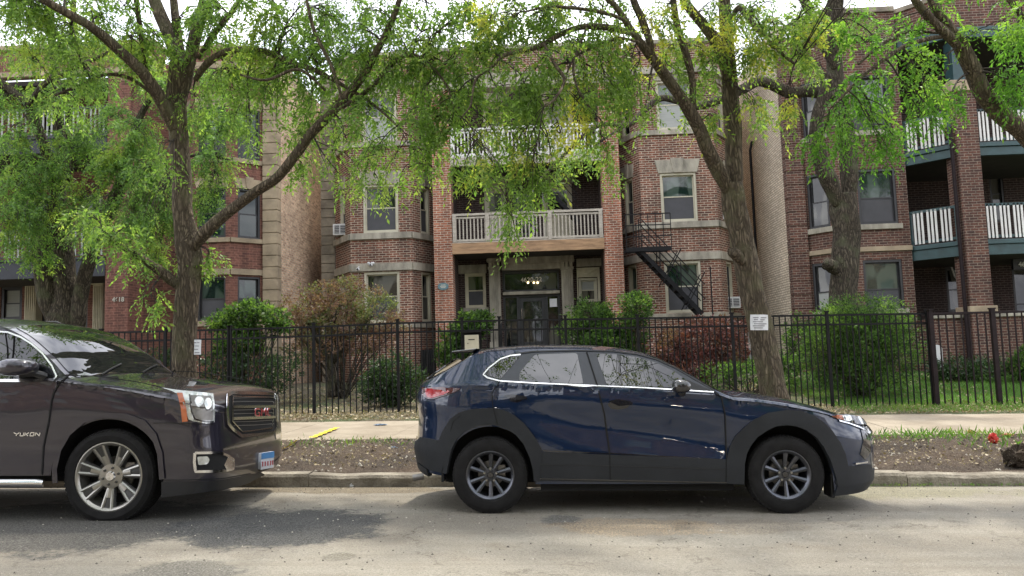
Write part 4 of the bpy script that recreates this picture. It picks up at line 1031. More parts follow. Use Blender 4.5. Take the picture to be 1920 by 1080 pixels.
zh=zb_-.05
DR.fbox(fr,a+.07,b-.07,zh-.08,zh,-.2,-.05)
dl,dr2=u(972,600),u(1026,600)
for p in (dl,dr2): DR.fbox(fr,p-.04,p+.04,zf,zh-.08,-.2,-.05)
eo=DR.build('entrance_door',MAT['dark_frame'],CB,bevel=.004)
q=MB(); q.fbox(fr,dl+.04,dl+.16,zf,zh-.08,-.16,-.10); q.fbox(fr,dr2-.16,dr2-.04,zf,zh-.08,-.16,-.10); q.fbox(fr,dl+.16,dr2-.16,zh-.22,zh-.08,-.16,-.10); q.fbox(fr,dl+.16,dr2-.16,zf,zf+.22,-.16,-.10); q.build('door_leaf',MAT['dark_frame'],eo,bevel=.004)
q=MB(); q.fbox(fr,dl+.16,dr2-.16,zf+.22,zh-.22,-.14,-.13); q.fbox(fr,a+.07,dl-.04,zf+.1,zh-.08,-.15,-.14); q.fbox(fr,dr2+.04,b-.07,zf+.1,zh-.08,-.15,-.14); q.fbox(fr,a+.07,b-.07,zb_+.12,zt-.1,-.15,-.14); q.build('pane',MAT['pane'],eo)
o_,t_,n_=fr
def onwall(px,py,Yp,d=0): p=at(px,py,Yp); return Vector((p.x,Yp-d,p.z))
text_mesh('house_number','4620-22',.21,MAT['brass_letters'],onwall(996,524,YW+.0,-.12),(math.pi/2,0,0),eo,.004,.003)
q=MB()
for px in (990,1001,1008): q.lathe([(.001,-.035),(.028,-.02),(.035,0),(.028,.02),(.001,.035)],onwall(px,530,YW+.11),'Y',10)
q.build('porch_bulb',MAT['bulb'],eo,smooth=True)
q=MB(); q.fbox(fr,dr2+.10,dr2+.34,zh-.42,zh-.15,-.139,-.132); q.build('door_notice',MAT['paper'],eo)
q=MB(); q.tube([o_+t_*(dl+.12)+Vector((0,0,zf+.9))+n_*-.05,o_+t_*(dl+.12)+Vector((0,0,zf+1.3))+n_*-.05],.012,6); q.build('door_handle',MAT['chrome'],eo)
# porch slab and steps
mb=MB(); mb.box(pL1,pR0,YP+.1,YW,.3,zf-.003)
for k in range(4): mb.box(X(935,600,23),X(1060,600,23),YP+.1-.3*(k+1),YP+.1-.3*k,.3,zf-.16*(k+1))
mb.build('porch_steps',MAT['limestone'],CB,bevel=.01)
# balconies
def balcony(za,zb,rail,mat,bmat,posts,dy=0,bal=.11,group=None):
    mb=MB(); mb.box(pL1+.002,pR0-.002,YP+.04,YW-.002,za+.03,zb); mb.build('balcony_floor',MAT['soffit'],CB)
    mb=MB(); mb.box(pL1+.002,pR0-.002,YP-.05,YP+.04,za,zb+.02); mb.build('balcony_fascia',MAT[mat],CB,bevel=.006)
    o=MB(); x0,x1=pL1+.01,pR0-.01
    o.box(x0,x1,YP-.02,YP+.10,zb+rail-.07,zb+rail); o.box(x0,x1,YP+.01,YP+.07,zb+rail-.16,zb+rail-.10); o.box(x0,x1,YP+.0,YP+.08,zb+.07,zb+.14)
    o.box(x0,x1,YP-.02,YP+.12,zb+.022,zb+.05)
    r=o.build('balustrade',MAT[bmat],CB,bevel=.004)
    for f in posts: xx=x0+(x1-x0)*f; MB().box(xx-.055,xx+.055,YP-.035,YP+.115,zb+.05,zb+rail-.07).build('post',MAT[bmat],r,bevel=.004)
    q=MB(); n=int((x1-x0)/bal)
    for k in range(1,n):
        xx=x0+(x1-x0)*k/n; q.box(xx-.02,xx+.02,YP+.02,YP+.06,zb+.14,zb+rail-.16)
    q.build('balusters',MAT[bmat],r)
zB0,zB1=Z(990,472,YP),Z(990,453,YP)
balcony(zB0,zB1,Z(990,396,YP)-zB1,'fascia_wood','grey_wood',(.015,.235,.41,.65,.985))
zC0,zC1=Z(990,307,YP),Z(990,292,YP)
balcony(zC0,zC1,.95,'grey_wood','white_paint',(.015,.35,.68,.985))
# security cameras, plaque
def tbox(name,mat,px0,px1,py0,py1,Y,d,par,bev=.01):
    a=at(px0,py1,Y); b=at(px1,py0,Y); m=MB(); m.box(a.x,b.x,Y-d,Y,a.z,b.z); return m.build(name,MAT[mat],par,bevel=bev)
# camera to things
for i,(px,py,lab) in enumerate(((673,506,'small white security camera on the left bay, the lower left of the two'),(697,498,'small white twin-head security light on the left bay, right of the round camera'))):
    p=at(px,py,23.39); e=empty('security_camera',(p.x,23.39,p.z),lab,'camera','security cameras on the left bay')
    m=MB(); m.tube([(p.x,23.39,p.z+.10),(p.x,23.30,p.z+.06)],.02,6); m.build('bracket',MAT['plastic_white'],e)
    m=MB(); blob(m,(p.x,23.26,p.z),(.06,.07,.05),2.2,10,8)
    if i: blob(m,(p.x-.07,23.28,p.z+.06),(.05,.05,.04),2.2,10,8); blob(m,(p.x+.07,23.28,p.z+.06),(.05,.05,.04),2.2,10,8)
    m.build('housing',MAT['plastic_white'],e,smooth=True)
    m=MB(); m.lathe([(.001,-.003),(.03,0)],(p.x,23.19,p.z),'Y',12); m.build('lens',MAT['dark_frame'],e)
p=at(831,537,YP); e=empty('wall_plaque',(p.x,YP,p.z),'blue-green oval plaque on the left brick pier of the centre building','plaque')
m=MB(); m.add([(p.x+.17*math.cos(a*.3927)*(1.05 if a%4 else .9),y,p.z+.11*math.sin(a*.3927)) for y in (YP-.025,YP) for a in range(16)],[tuple(range(15,-1,-1))]+[(i,(i+1)%16,(i+1)%16+16,i+16) for i in range(16)]); m.build('plate',MAT['plaque'],e)
m=MB(); 
for k,zz in enumerate((.04,0,-.04)): m.box(p.x-.09+.02*abs(k-1),p.x+.09-.02*abs(k-1),YP-.031,YP-.026,p.z+zz-.007,p.z+zz+.007)
m.build('raised_lettering',MAT['brass_letters'],e)
# window air conditioners
def aircon(px0,px1,py0,py1,Y,lab,fr_=None):
    a=at(px0,py1,Y); b=at(px1,py0,Y); e=empty('air_conditioner',((a.x+b.x)/2,Y,a.z),lab,'air conditioner','window air conditioners')
    m=MB(); m.box(a.x,b.x,Y,Y+.5,a.z,b.z); m.build('casing',MAT['plastic_white'],e,bevel=.012)
    w_=b.x-a.x; m=MB(); m.box(a.x+.12*w_,a.x+.44*w_,Y-.006,Y-.001,a.z+.05,b.z-.05); m.box(a.x+.52*w_,a.x+.92*w_,Y-.006,Y-.001,a.z+.05,b.z-.05); m.build('grille',MAT['vent_dark'],e)
    m=MB()
    for k in range(5): zz=a.z+.05+(b.z-a.z-.1)*k/5+.02; m.box(a.x+.1*w_,a.x+.94*w_,Y-.012,Y-.007,zz,zz+.012)
    m.build('louvres',MAT['plastic_white'],e)
aircon(624,651,419,441,24.0,'white window air conditioner sticking out of the left bay')
aircon(1346,1368,392,411,23.8,'white air conditioner in the second-floor window partly behind the leaning trunk')
aircon(1361,1388,556,578,23.9,'white air conditioner in the ground-floor window at the right bay end')
# ---------------- fire escape on the right bay
FE=empty('fire_escape',(3.0,22.7,4.3),'black iron fire escape stair and platform slanting down across the right bay','fire escape')
m=MB(); yb0,yb1=22.45,23.3
pA=at(1172,470,22.9); pB=at(1238,452,22.9); zpl=pA.z
for k in range(8): y=yb0+(yb1-yb0)*k/7; m.bar((pA.x,y,zpl),(pB.x+.25,y,zpl),.03,.05)
m.bar((pA.x,yb0,zpl-.05),(pB.x+.25,yb0,zpl-.05),.05,.10); m.build('platform',MAT['iron'],FE)
m=MB(); zr=zpl+1.0
for zz in (zr,zr-.33,zr-.66): m.bar((pA.x,yb0,zz),(pB.x+.25,yb0,zz),.028); m.bar((pA.x,yb0,zz),(pA.x,yb1,zz),.028); 
for k in range(7): xx=pA.x+(pB.x+.25-pA.x)*k/6; m.bar((xx,yb0,zpl),(xx,yb0,zr),.022,up=Vector((0,1,0)))
m.build('railing',MAT['iron'],FE)
a=at(1195,470,22.9); b=at(1312,590,22.9)
for y,nm in ((22.5,'stringer'),(23.1,'stringer')):
    m=MB(); m.bar((a.x,y,a.z),(b.x,y,b.z),.03,.12); m.build(nm,MAT['iron'],FE)
m=MB()
for k in range(1,11):
    f=k/11; m.box(a.x+(b.x-a.x)*f-.10,a.x+(b.x-a.x)*f+.10,22.5,23.1,a.z+(b.z-a.z)*f-.012,a.z+(b.z-a.z)*f+.012)
m.build('tread',MAT['iron'],FE)
for y in (22.46,23.12):
    m=MB()
    for dz in (.42,.85): m.bar((a.x+.1,y,a.z+dz),(b.x+.1,y,b.z+dz),.028)
    for k in range(4): f=k/3; q=Vector((a.x+(b.x-a.x)*f,y,a.z+(b.z-a.z)*f)); m.bar(q,q+Vector((.02,0,.87)),.028,up=Vector((0,1,0)))
    for k in (1.5,2.6): f=k/3; q=Vector((a.x+(b.x-a.x)*f,y,a.z+(b.z-a.z)*f)); m.bar(q+Vector((-.25,0,-.1)),q+Vector((.35,0,.95)),.03,up=Vector((0,1,0)))
    m.build('handrail',MAT['iron'],FE)
m=MB(); 
for px in (1337,1370): q=at(px,600,22.7); m.bar((q.x,22.7,q.z-.4),(q.x,22.7,at(px,500,22.7).z),.035,up=Vector((0,1,0)))
m.build('stair_post',MAT['iron'],FE)
# ladder stair behind the balcony rail
LD=empty('fire_escape_ladder',(X(1045,380,24.3),24.3,5.1),'black iron ladder slanting down behind the wooden second-floor balcony rail','ladder')
a=at(1000,326,24.3); b=at(1085,418,24.3)
m=MB(); m.bar((a.x,24.1,a.z),(b.x,24.1,b.z),.03,.12); m.bar((a.x,24.6,a.z),(b.x,24.6,b.z),.03,.12); m.build('stringer',MAT['iron'],LD)
m=MB()
for k in range(1,9): f=k/9; m.box(a.x+(b.x-a.x)*f-.08,a.x+(b.x-a.x)*f+.08,24.1,24.6,a.z+(b.z-a.z)*f-.012,a.z+(b.z-a.z)*f+.012)
m.build('tread',MAT['iron'],LD)
m=MB()
for dz in (.25,.5,.75,1.0): m.bar((a.x+.2,24.08,a.z+dz),(b.x-.0,24.08,b.z+dz+.1),.022)
m.build('handrail',MAT['iron'],LD)

# ---------------- left neighbour
LB=empty('apartment_building',(-9,22,.7),'red brick building with tan stone quoins, fluted columns and 4618 on its pier','building')
YL=22.0; M_=lambda px,py:at(px,py,YL)
xq0,xq1=X(492,420,YL),X(520,420,YL)
quoins(LB,xq0,xq1,YL,.2,10.6,'quoin_tan',.335,yb=YL+.35)
mb=MB(); mb.box(xq1-.3,xq1-.03,YL+.36,YL+18,.2,10.6); mb.build('side_wall',MAT['brick_left_side'],LB)
LBR=MAT['brick_left']
# angled bay face, then centre face further left, then the porch
f3,W3=frame((X(432,450,21.45),21.45),(xq0-.0,YL+.12)); f2,W2=frame((X(362,450,21.45),21.45),(X(432,450,21.45),21.45)); f1,W1=frame((X(335,450,22.4),22.4),(X(362,450,21.45),21.45))
zz=[(Z(465,600,21.8),Z(465,519,21.8)),(Z(465,447,21.8),Z(465,355,21.8)),(Z(465,299,21.8),Z(465,205,21.8))]
mb=MB(); LW=[]
for fr_,W_,wl in ((f3,W3,.66),(f2,W2,.8),(f1,W1,.5)):
    c=W_/2+ (.0 if fr_ is not f3 else .05); hs=[(c-wl/2,c+wl/2,a,b) for a,b in zz]; wall(mb,fr_,0,W_,.2,10.6,hs); LW.append((fr_,W_,hs))
mb.build('bay_wall',LBR,LB)
fs=[(f1,W1),(f2,W2),(f3,W3)]
band(LB,fs,Z(465,516,21.8),Z(465,505,21.8),.05,'quoin_tan'); band(LB,fs,10.0,10.2,.10,'quoin_tan','cornice'); band(LB,fs,10.6,10.72,.06,'quoin_tan','coping')
band(LB,fs,zz[1][0]-.14,zz[1][0]-.01,.06,'quoin_tan'); band(LB,fs,zz[2][0]-.14,zz[2][0]-.01,.06,'quoin_tan'); band(LB,fs,zz[0][0]-.16,zz[0][0]-.01,.06,'quoin_tan')
for fr_,W_,hs in LW:
    for j,h in enumerate(hs): window(LB,fr_,*h,fm='dark_frame',upper='pane_green',lower='screen' if j!=1 else 'pane_green',lintel=(.30,.10) if j else None,sillm='quoin_tan',casing=.05)
# porch part: recessed wall with brick piers and columns
xp0,xp1=X(197,540,20.9),X(232,540,20.9)
mb=MB(); mb.box(xp0,xp1+.12,20.9,21.6,.2,10.2); mb.build('brick_pier',LBR,LB)
text_mesh('house_number','4618',.17,MAT['pier_number'],Vector((X(222,562,20.9),20.885,Z(222,562,20.9))),(math.pi/2,0,0),LB,.006,.006)
YR=23.4; frL,WL=frame((-19.5,YR),(X(340,540,22.4)+.4,YR)); uL=lambda px: X(px,540,YR)+19.5
hw=[(uL(2),uL(42),Z(20,600,YR),Z(20,537,YR)),(uL(249),uL(262),Z(255,590,YR),Z(255,530,YR)),(uL(80),uL(165),Z(120,650,YR),Z(120,528,YR)),
    (uL(60),uL(110),5.2,6.8),(uL(150),uL(190),5.0,6.9),(uL(270),uL(310),5.2,6.8),(uL(60),uL(110),8.2,9.7),(uL(180),uL(230),8.2,9.7)]
mb=MB(); wall2(mb,frL,[(0,WL,.2,10.6)],hw); mb.build('recess_wall',LBR,LB)
window(LB,frL,*hw[0],fm='dark_frame',upper='blind',lower='blind',sill=.12,sillm='quoin_tan',casing=.09); window(LB,frL,*hw[1],fm='dark_frame',lower='pane',casing=.04,sill=.1,sillm='quoin_tan')
window(LB,frL,*hw[2],fm='dark_frame',lower='pane',casing=.09,split=.72,name='entrance_door')
for h in hw[3:]: window(LB,frL,*h,fm='dark_frame',lower='pane')
mb=MB(); yc=YR-.35
for px0,px1 in ((44,69),(172,194)):
    a,b=X(px0,560,yc),X(px1,560,yc); zt=Z(px0,534,yc); mb.box(a+.03,b-.03,yc,yc+.33,1.0,zt)
    for k in range(5): w_=(b-a-.1)/5; mb.box(a+.05+w_*k+.012,a+.05+w_*(k+1)-.012,yc-.03,yc,1.35,zt-.05)
    mb.box(a-.01,b+.01,yc-.05,yc+.33,zt,zt+.10); mb.box(a-.04,b+.04,yc-.08,yc+.33,zt+.18,zt+.26); mb.box(a+.01,b-.01,yc-.06,yc+.33,zt+.10,zt+.18)
    mb.box(a-.02,b+.02,yc-.06,yc+.33,zt+.26,zt+.42); mb.box(a-.03,b+.03,yc-.06,yc+.33,1.0,1.32)
zt=Z(110,530,yc); mb.box(X(69,520,yc),X(172,520,yc),yc,yc+.3,zt+.12,zt+.42); mb.box(-19.4,X(44,520,yc),yc+.15,yc+.32,zt+.0,zt+.25); mb.box(X(194,520,yc),xp0+.3,yc+.15,yc+.32,zt,zt+.25)
mb.build('entrance_surround',MAT['cream_paint'],LB,bevel=.01)
for za,zb in ((Z(100,522,21.0),Z(100,490,21.0)),(7.55,7.95)):
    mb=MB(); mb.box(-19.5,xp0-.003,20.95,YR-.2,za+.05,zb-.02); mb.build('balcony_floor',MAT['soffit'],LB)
    mb=MB(); mb.box(-19.5,xp0-.003,20.88,20.95,za,zb); mb.box(-19.5,xp0-.003,20.84,20.95,zb+.002,zb+.07); mb.build('balcony_fascia',MAT['black_trim'],LB,bevel=.01)
    r=MB(); r.box(-19.5,xp0-.003,20.90,20.98,zb+.85,zb+.92); r.box(-19.5,xp0-.003,20.92,20.96,zb+.12,zb+.17); r=r.build('balustrade',MAT['dark_frame'],LB)
    q=MB(); x=-19.4
    while x<xp0-.1: q.box(x,x+.05,20.90,20.915,zb+.12,zb+.86); x+=.125 if int(x*4)%3 else .19
    q.build('balusters',MAT['blind'],r)
mb=MB(); mb.box(-19.5,X(335,450,22.4),20.95,21.5,9.95,10.6); mb.build('upper_wall',LBR,LB)
mb=MB(); mb.box(-19.6,X(335,450,22.4),20.85,21.55,10.6,10.74); mb.box(-19.6,X(335,450,22.4),20.85,21.0,9.8,9.95); mb.build('coping',MAT['quoin_tan'],LB,bevel=.01)
mb=MB(); mb.box(X(300,450,22.4)-.6,X(340,450,22.4)+.1,22.4,22.7,.2,10.6); mb.build('link_wall',LBR,LB)
mb=MB(); mb.box(-20,xq1-.1,22.6,40,10.2,10.35); mb.build('roof',MAT['soffit'],LB)
mb=MB()
for k in range(5): mb.box(X(75,600,22),X(175,600,22),YR-.35-.3*(k+1),YR-.35-.3*k,.3,1.65-.16*k)
mb.box(-19,xp0,YR-.36,YR,.3,1.75); mb.build('porch_steps',MAT['limestone'],LB,bevel=.01)

# ---------------- right neighbour
RBG=empty('apartment_building',(11,22,.6),'dark brick building at the right with teal balcony beams and white slat railings','building')
RM=MAT['brick_right']; YQ=22.3
x0=X(1475,340,YQ); xe=X(1508,340,YQ)
mb=MB(); mb.box(x0+.02,x0+.3,YQ+.31,YQ+19,.0,11.0); mb.build('side_wall',MAT['brick_right_side'],RBG)
mb=MB(); z=.1
while z<10.4: mb.box(x0,xe,YQ,YQ+.3,z+.03,min(z+.40,10.6)); mb.box(x0+.025,xe-.01,YQ+.02,YQ+.3,z,z+.03); z+=.40
mb.build('corner_pier',RM,RBG)
mb=MB(); mb.tube([(x0-.10,YQ+3.2,.6),(x0-.10,YQ+3.2,8.0),(x0-.02,YQ+3.2,8.3)],.045,8); mb.build('downspout',MAT['iron'],RBG,smooth=40)
xm=X(1566,430,21.75); xn=X(1706,420,21.75)
g1,V1=frame((xe-.0,YQ+.12),(xm,21.75)); g2,V2=frame((xm,21.75),(xn,21.75))
ua=lambda fr_,px,py: None
yw=21.75
zR=[(Z(1650,580,yw),Z(1650,487,yw)),(Z(1650,420,yw),Z(1650,316,yw)),(Z(1650,244,yw),Z(1650,140,yw))]
mb=MB(); Hs=[]
h1=[(V1*.12,V1*.86,a,b) for a,b in zR]; wall(mb,g1,0,V1,0,10.9,h1)
h2=[(X(1611,400,yw)-xm,X(1684,400,yw)-xm,a,b) for a,b in zR]; wall(mb,g2,0,V2,0,10.9,h2); mb.build('bay_wall',RM,RBG)
for fr_,hs in ((g1,h1),(g2,h2)):
    for j,h in enumerate(hs): window(RBG,fr_,*h,fm='dark_frame',upper='pane_green' if fr_ is g2 else 'pane',lower='screen' if fr_ is g2 else ('blind' if j==0 else 'pane'),sill=.15,casing=.07,split=.48 if j else .4)
band(RBG,[(g1,V1),(g2,V2)],Z(1650,471,yw),Z(1650,462,yw),.06,'quoin_tan'); band(RBG,[(g1,V1),(g2,V2)],10.1,10.25,.08,'brick_right','cornice'); band(RBG,[(g1,V1),(g2,V2)],10.9,11.05,.06,'quoin_stone','coping')
# porch with the angled side
yp=20.7; xpA=X(1806,400,yp); xpB=X(1848,400,yp)
mb=MB(); mb.box(xpA,xpB,yp,yp+.62,0,8.15); mb.build('brick_pier',RM,RBG)
for zc_ in (Z(1860,576,yp),): pass
mb=MB(); mb.box(xpA-.08,xpB+.12,yp-.06,yp+.68,8.15,8.45); mb.build('pier_cap',MAT['quoin_tan'],RBG,bevel=.01); mb=MB(); mb.box(xpA-.06,xpB+.08,yp-.05,yp+.66,Z(1850,585,yp)-.0,Z(1850,573,yp)); mb.build('pier_base',MAT['quoin_tan'],RBG,bevel=.01)
mb=MB(); mb.tube([(xpA-.10,yp+.1,.5),(xpA-.10,yp+.1,7.2)],.05,8); mb.build('downspout',MAT['brown_iron'],RBG,smooth=40)
mb=MB(); mb.box(xpA+.1,xpB-.1,yp+.1,yp+.5,8.45,9.6); mb.build('porch_post',MAT['green_trim'],RBG)
ybk=24.2
mb=MB(); frb,Wb=frame((xn-.2,ybk),(17,ybk)); ub=lambda px:X(px,540,ybk)-(xn-.2)
hb=[(ub(1775),ub(1826),Z(1800,585,ybk),Z(1800,500,ybk)),(ub(1872),ub(1899),5.1,6.9),(ub(1900),ub(1935),Z(1910,640,ybk),Z(1910,500,ybk)),(ub(1780),ub(1815),8.1,9.6)]
wall2(mb,frb,[(0,Wb,0,10.9)],hb); mb.build('recess_wall',MAT['brick_recess_shaded'],RBG)
for j,h in enumerate(hb): window(RBG,frb,*h,fm='dark_frame',upper='pane',lower='pane')
mb=MB(); mb.box(xn-.2,xn-.02,yw+.02,ybk,0,10.9); mb.build('recess_side_wall',MAT['brick_recess_shaded'],RBG)
gp,Wp=frame((xn+.0,yw+.1),(xpA,yp+.25)); gf,Wf=frame((xpB,yp+.2),(17,yp+.2))
def rail(za,zb,top,nm):
    for fr_,W_ in ((gp,Wp),(gf,Wf)):
        mb=MB(); mb.fbox(fr_,0,W_,za,zb-.13,-.1,0); mb.fbox(fr_,0,W_,zb-.12,zb,-.1,.05); mb.build('balcony_fascia',MAT['green_trim'],RBG,bevel=.008)
        r=MB(); r.fbox(fr_,0,W_,top-.07,top,-.09,.0); r.fbox(fr_,0,W_,zb+.06,zb+.13,-.07,-.02); r.fbox(fr_,0,.09,zb,top,-.1,.01); r.fbox(fr_,W_-.09,W_,zb,top,-.1,.01)
        r=r.build('balustrade',MAT['green_trim'],RBG); q=MB(); x=.14; k=0
        while x<W_-.14: q.fbox(fr_,x,x+.055,zb+.04,top-.02,-.018,0); k+=1; x+=.10 if k%3 else .15
        q.build('balusters',MAT['white_paint'],r)
zfa,zfb=Z(1770,483,21.2),Z(1770,455,21.2); rail(zfa,zfb,Z(1770,388,21.2),1)
zga,zgb=Z(1750,300,21.2),Z(1750,276,21.2); rail(zga,zgb,Z(1750,214,21.2),1)
for a,b in ((zfa,zfb),(zga,zgb),(9.85,10.2)):
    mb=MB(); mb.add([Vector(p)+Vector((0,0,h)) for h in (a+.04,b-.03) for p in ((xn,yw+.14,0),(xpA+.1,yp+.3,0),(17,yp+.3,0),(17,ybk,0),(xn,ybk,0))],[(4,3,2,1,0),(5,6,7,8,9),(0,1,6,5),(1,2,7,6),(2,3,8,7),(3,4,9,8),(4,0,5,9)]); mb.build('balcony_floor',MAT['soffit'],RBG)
mb=MB()
for fr_,W_ in ((gp,Wp),(gf,Wf)): mb.fbox(fr_,0,W_,9.7,10.0,-.12,.02)
mb.fbox(gf,-.6,0,9.7,10.0,-.12,.02); mb.build('porch_beam',MAT['green_trim'],RBG,bevel=.01)
mb=MB()
for fr_,W_ in ((gp,Wp),(gf,Wf)): mb.fbox(fr_,0,W_,10.0,10.85,-.2,.0)
mb.fbox(gf,-.65,0,10.0,10.85,-.2,.0); mb.build('upper_wall',RM,RBG)
mb=MB()
for fr_,W_ in ((gp,Wp),(gf,Wf)): mb.fbox(fr_,0,W_,10.85,10.98,-.25,.05)
mb.build('coping',MAT['quoin_stone'],RBG,bevel=.01)
mb=MB(); mb.box(xn+.02,17,yp+.25,ybk-.02,0,Z(1860,590,yp)-.05); mb.build('porch_base',RM,RBG)
mb=MB(); mb.box(xn+.02,17,yp+.18,yp+.6,Z(1860,590,yp)-.05,Z(1860,590,yp)+.03); mb.build('porch_coping',MAT['limestone'],RBG,bevel=.01)
mb=MB(); mb.box(x0+.3,30,23,41,10.5,10.7); mb.build('roof',MAT['soffit'],RBG)
text_mesh('house_number','46',.19,MAT['plastic_white'],Vector((X(1915,495,22.5),22.48,Z(1915,496,22.5))),(math.pi/2,0,0),RBG,.006,.006)
mb=MB(); mb.box(X(1900,495,22.5),X(1990,495,22.5),22.5,22.6,Z(1915,505,22.5),Z(1915,485,22.5)); mb.build('number_board',MAT['dark_frame'],RBG)
# pale bent frame and panel standing in for a ground-floor window reflection
e=empty('reflection_frame',(X(1803,560,23.4),23.4,Z(1803,590,23.4)),'white bent frame standing in for a window reflection on the ground-floor porch at the right','reflection')
m=MB(); q=[at(a,b,23.4) for a,b in ((1784,501),(1790,519),(1800,529),(1818,530),(1824,522),(1822,513),(1790,508))]; m.tube(q,.022,8); m.tube([at(1819,501,23.4),at(1823,514,23.4)],.022,8); m.build('reflection_tube',MAT['plastic_white'],e,smooth=40)
m=MB(); q=[at(a,b,23.42) for a,b in ((1790,510),(1820,515),(1822,522),(1816,528),(1801,527),(1792,518))]; m.add(q+[p+Vector((0,.03,0)) for p in q],[tuple(range(5,-1,-1)),tuple(range(6,12))]+[(i,(i+1)%6,(i+1)%6+6,i+6) for i in range(6)]); m.build('reflection_panel',MAT['blind'],e)
# ================================================================== fences and small things
FY=15.45
TOPL=[(-60,630),(190,624),(430,618),(588,613),(745,606),(935,601),(1195,597),(1372,594),(1550,591),(1740,588),(1920,584),(2100,581)]
BOTL=[(-60,792),(190,786),(430,782),(589,779),(767,777),(1000,774),(1585,764),(1740,763),(1920,761),(2100,759)]
def fence(label, posts, mat, pw_=.055, step=.118, second=True, pick=.021, Y=FY):
    a0=at(posts[0],pw(posts[0],BOTL),Y)
    fe=empty('iron_fence',(a0.x,Y,gz(a0.x,Y)),label,'fence')
    for p in posts:
        t=at(p,pw(p,TOPL),Y); x=t.x; m=MB(); m.box(x-pw_/2,x+pw_/2,Y-pw_/2,Y+pw_/2,gz(x,Y)-.12,t.z+.06)
        m.box(x-pw_/2-.012,x+pw_/2+.012,Y-pw_/2-.012,Y+pw_/2+.012,t.z+.06,t.z+.085); m.build('post',MAT[mat],fe)
    for p,q in zip(posts,posts[1:]):
        A=at(p,pw(p,TOPL),Y); B=at(q,pw(q,TOPL),Y); C=at(p,pw(p,BOTL),Y); D=at(q,pw(q,BOTL),Y)
        m=MB(); off=pw_/2+.002
        def L(P,Q,dz): m.bar(Vector((P.x+off,Y,P.z+dz)),Vector((Q.x-off,Y,Q.z+dz)),.034,.036)
        L(A,B,0); L(C,D,0)
        if second: L(A,B,-.185)
        n=max(2,round((B.x-A.x)/step))
        for k in range(1,n):
            f=k/n; x=A.x+(B.x-A.x)*f; zt=A.z+(B.z-A.z)*f; zb=C.z+(D.z-C.z)*f; j=random.uniform(-.004,.004)
            m.box(x-pick/2+j,x+pick/2+j,Y-.0095,Y+.0095,zb-.06,zt+.012)
        m.build('panel',MAT[mat],fe)
    return fe
fence('black iron picket fence in front of the left building, behind the SUV',[-60,70,190,310,429],'iron')
fence('long black iron picket fence in front of the centre building',[432,588,745,866,936,1060,1195,1372,1550,1738],'iron')
fence('dark iron fence with wider picket spacing in front of the right-hand lawn',[1744,1860,1985,2100],'brown_iron',.08,.145,False,.024,FY-.10)
# return fence behind, at the left building
b=at(868,626,FY-.05); mbx=empty('mail_box',(at(885,660,FY-.05).x,FY-.05,at(885,660,FY-.05).z),'cream metal mail box with a slot, mounted on the centre fence','mail box')
m=MB(); a=at(873,657,FY-.05); c=at(898,628,FY-.05); m.box(a.x,c.x,FY-.20,FY-.055,a.z,c.z); m.build('box',MAT['sash_paint'],mbx,bevel=.008)
m=MB(); w_=c.x-a.x; h_=c.z-a.z; m.box(a.x+w_*.27,c.x-w_*.27,FY-.205,FY-.2005,c.z-h_*.33,c.z-h_*.27); m.box(a.x+w_*.2,a.x+w_*.27,FY-.206,FY-.2005,a.z+h_*.42,a.z+h_*.48); m.build('slot',MAT['dark_frame'],mbx)
m=MB(); m.box(a.x-.05,c.x+.05,FY-.052,FY-.03,a.z-.06,c.z+.05); m.box(a.x-.05,c.x+.05,FY-.21,FY-.03,c.z+.05,c.z+.07); m.build('back_plate',MAT['iron'],mbx)
# front steps railing
hr=empty('stair_railing',(X(935,640,21.9),21.9,.9),'black iron handrails beside the front steps of the centre building','railing')
for px in (938,1056):
    x=X(px,620,22.2); m=MB(); m.bar((x,21.6,1.75),(x,23.1,2.45),.035); m.bar((x,21.6,1.0),(x,23.1,1.7),.03)
    for k in range(8): f=k/7; m.bar((x,21.6+1.5*f,.85+.7*f),(x,21.6+1.5*f,1.75+.7*f),.02,up=Vector((0,1,0)))
    m.build('railing_panel',MAT['iron'],hr)
# basement grate
m=MB(); a=at(789,702,23.5); c=at(817,655,23.5); bw=MB(); bw.box(a.x,c.x,23.72,23.78,a.z,c.z); o=bw.build('basement_window',MAT['dark_frame'],CB)
for k in range(8): x=a.x+(c.x-a.x)*k/7; m.box(x-.012,x+.012,23.66,23.69,a.z,c.z)
m.build('window_bars',MAT['iron'],o)
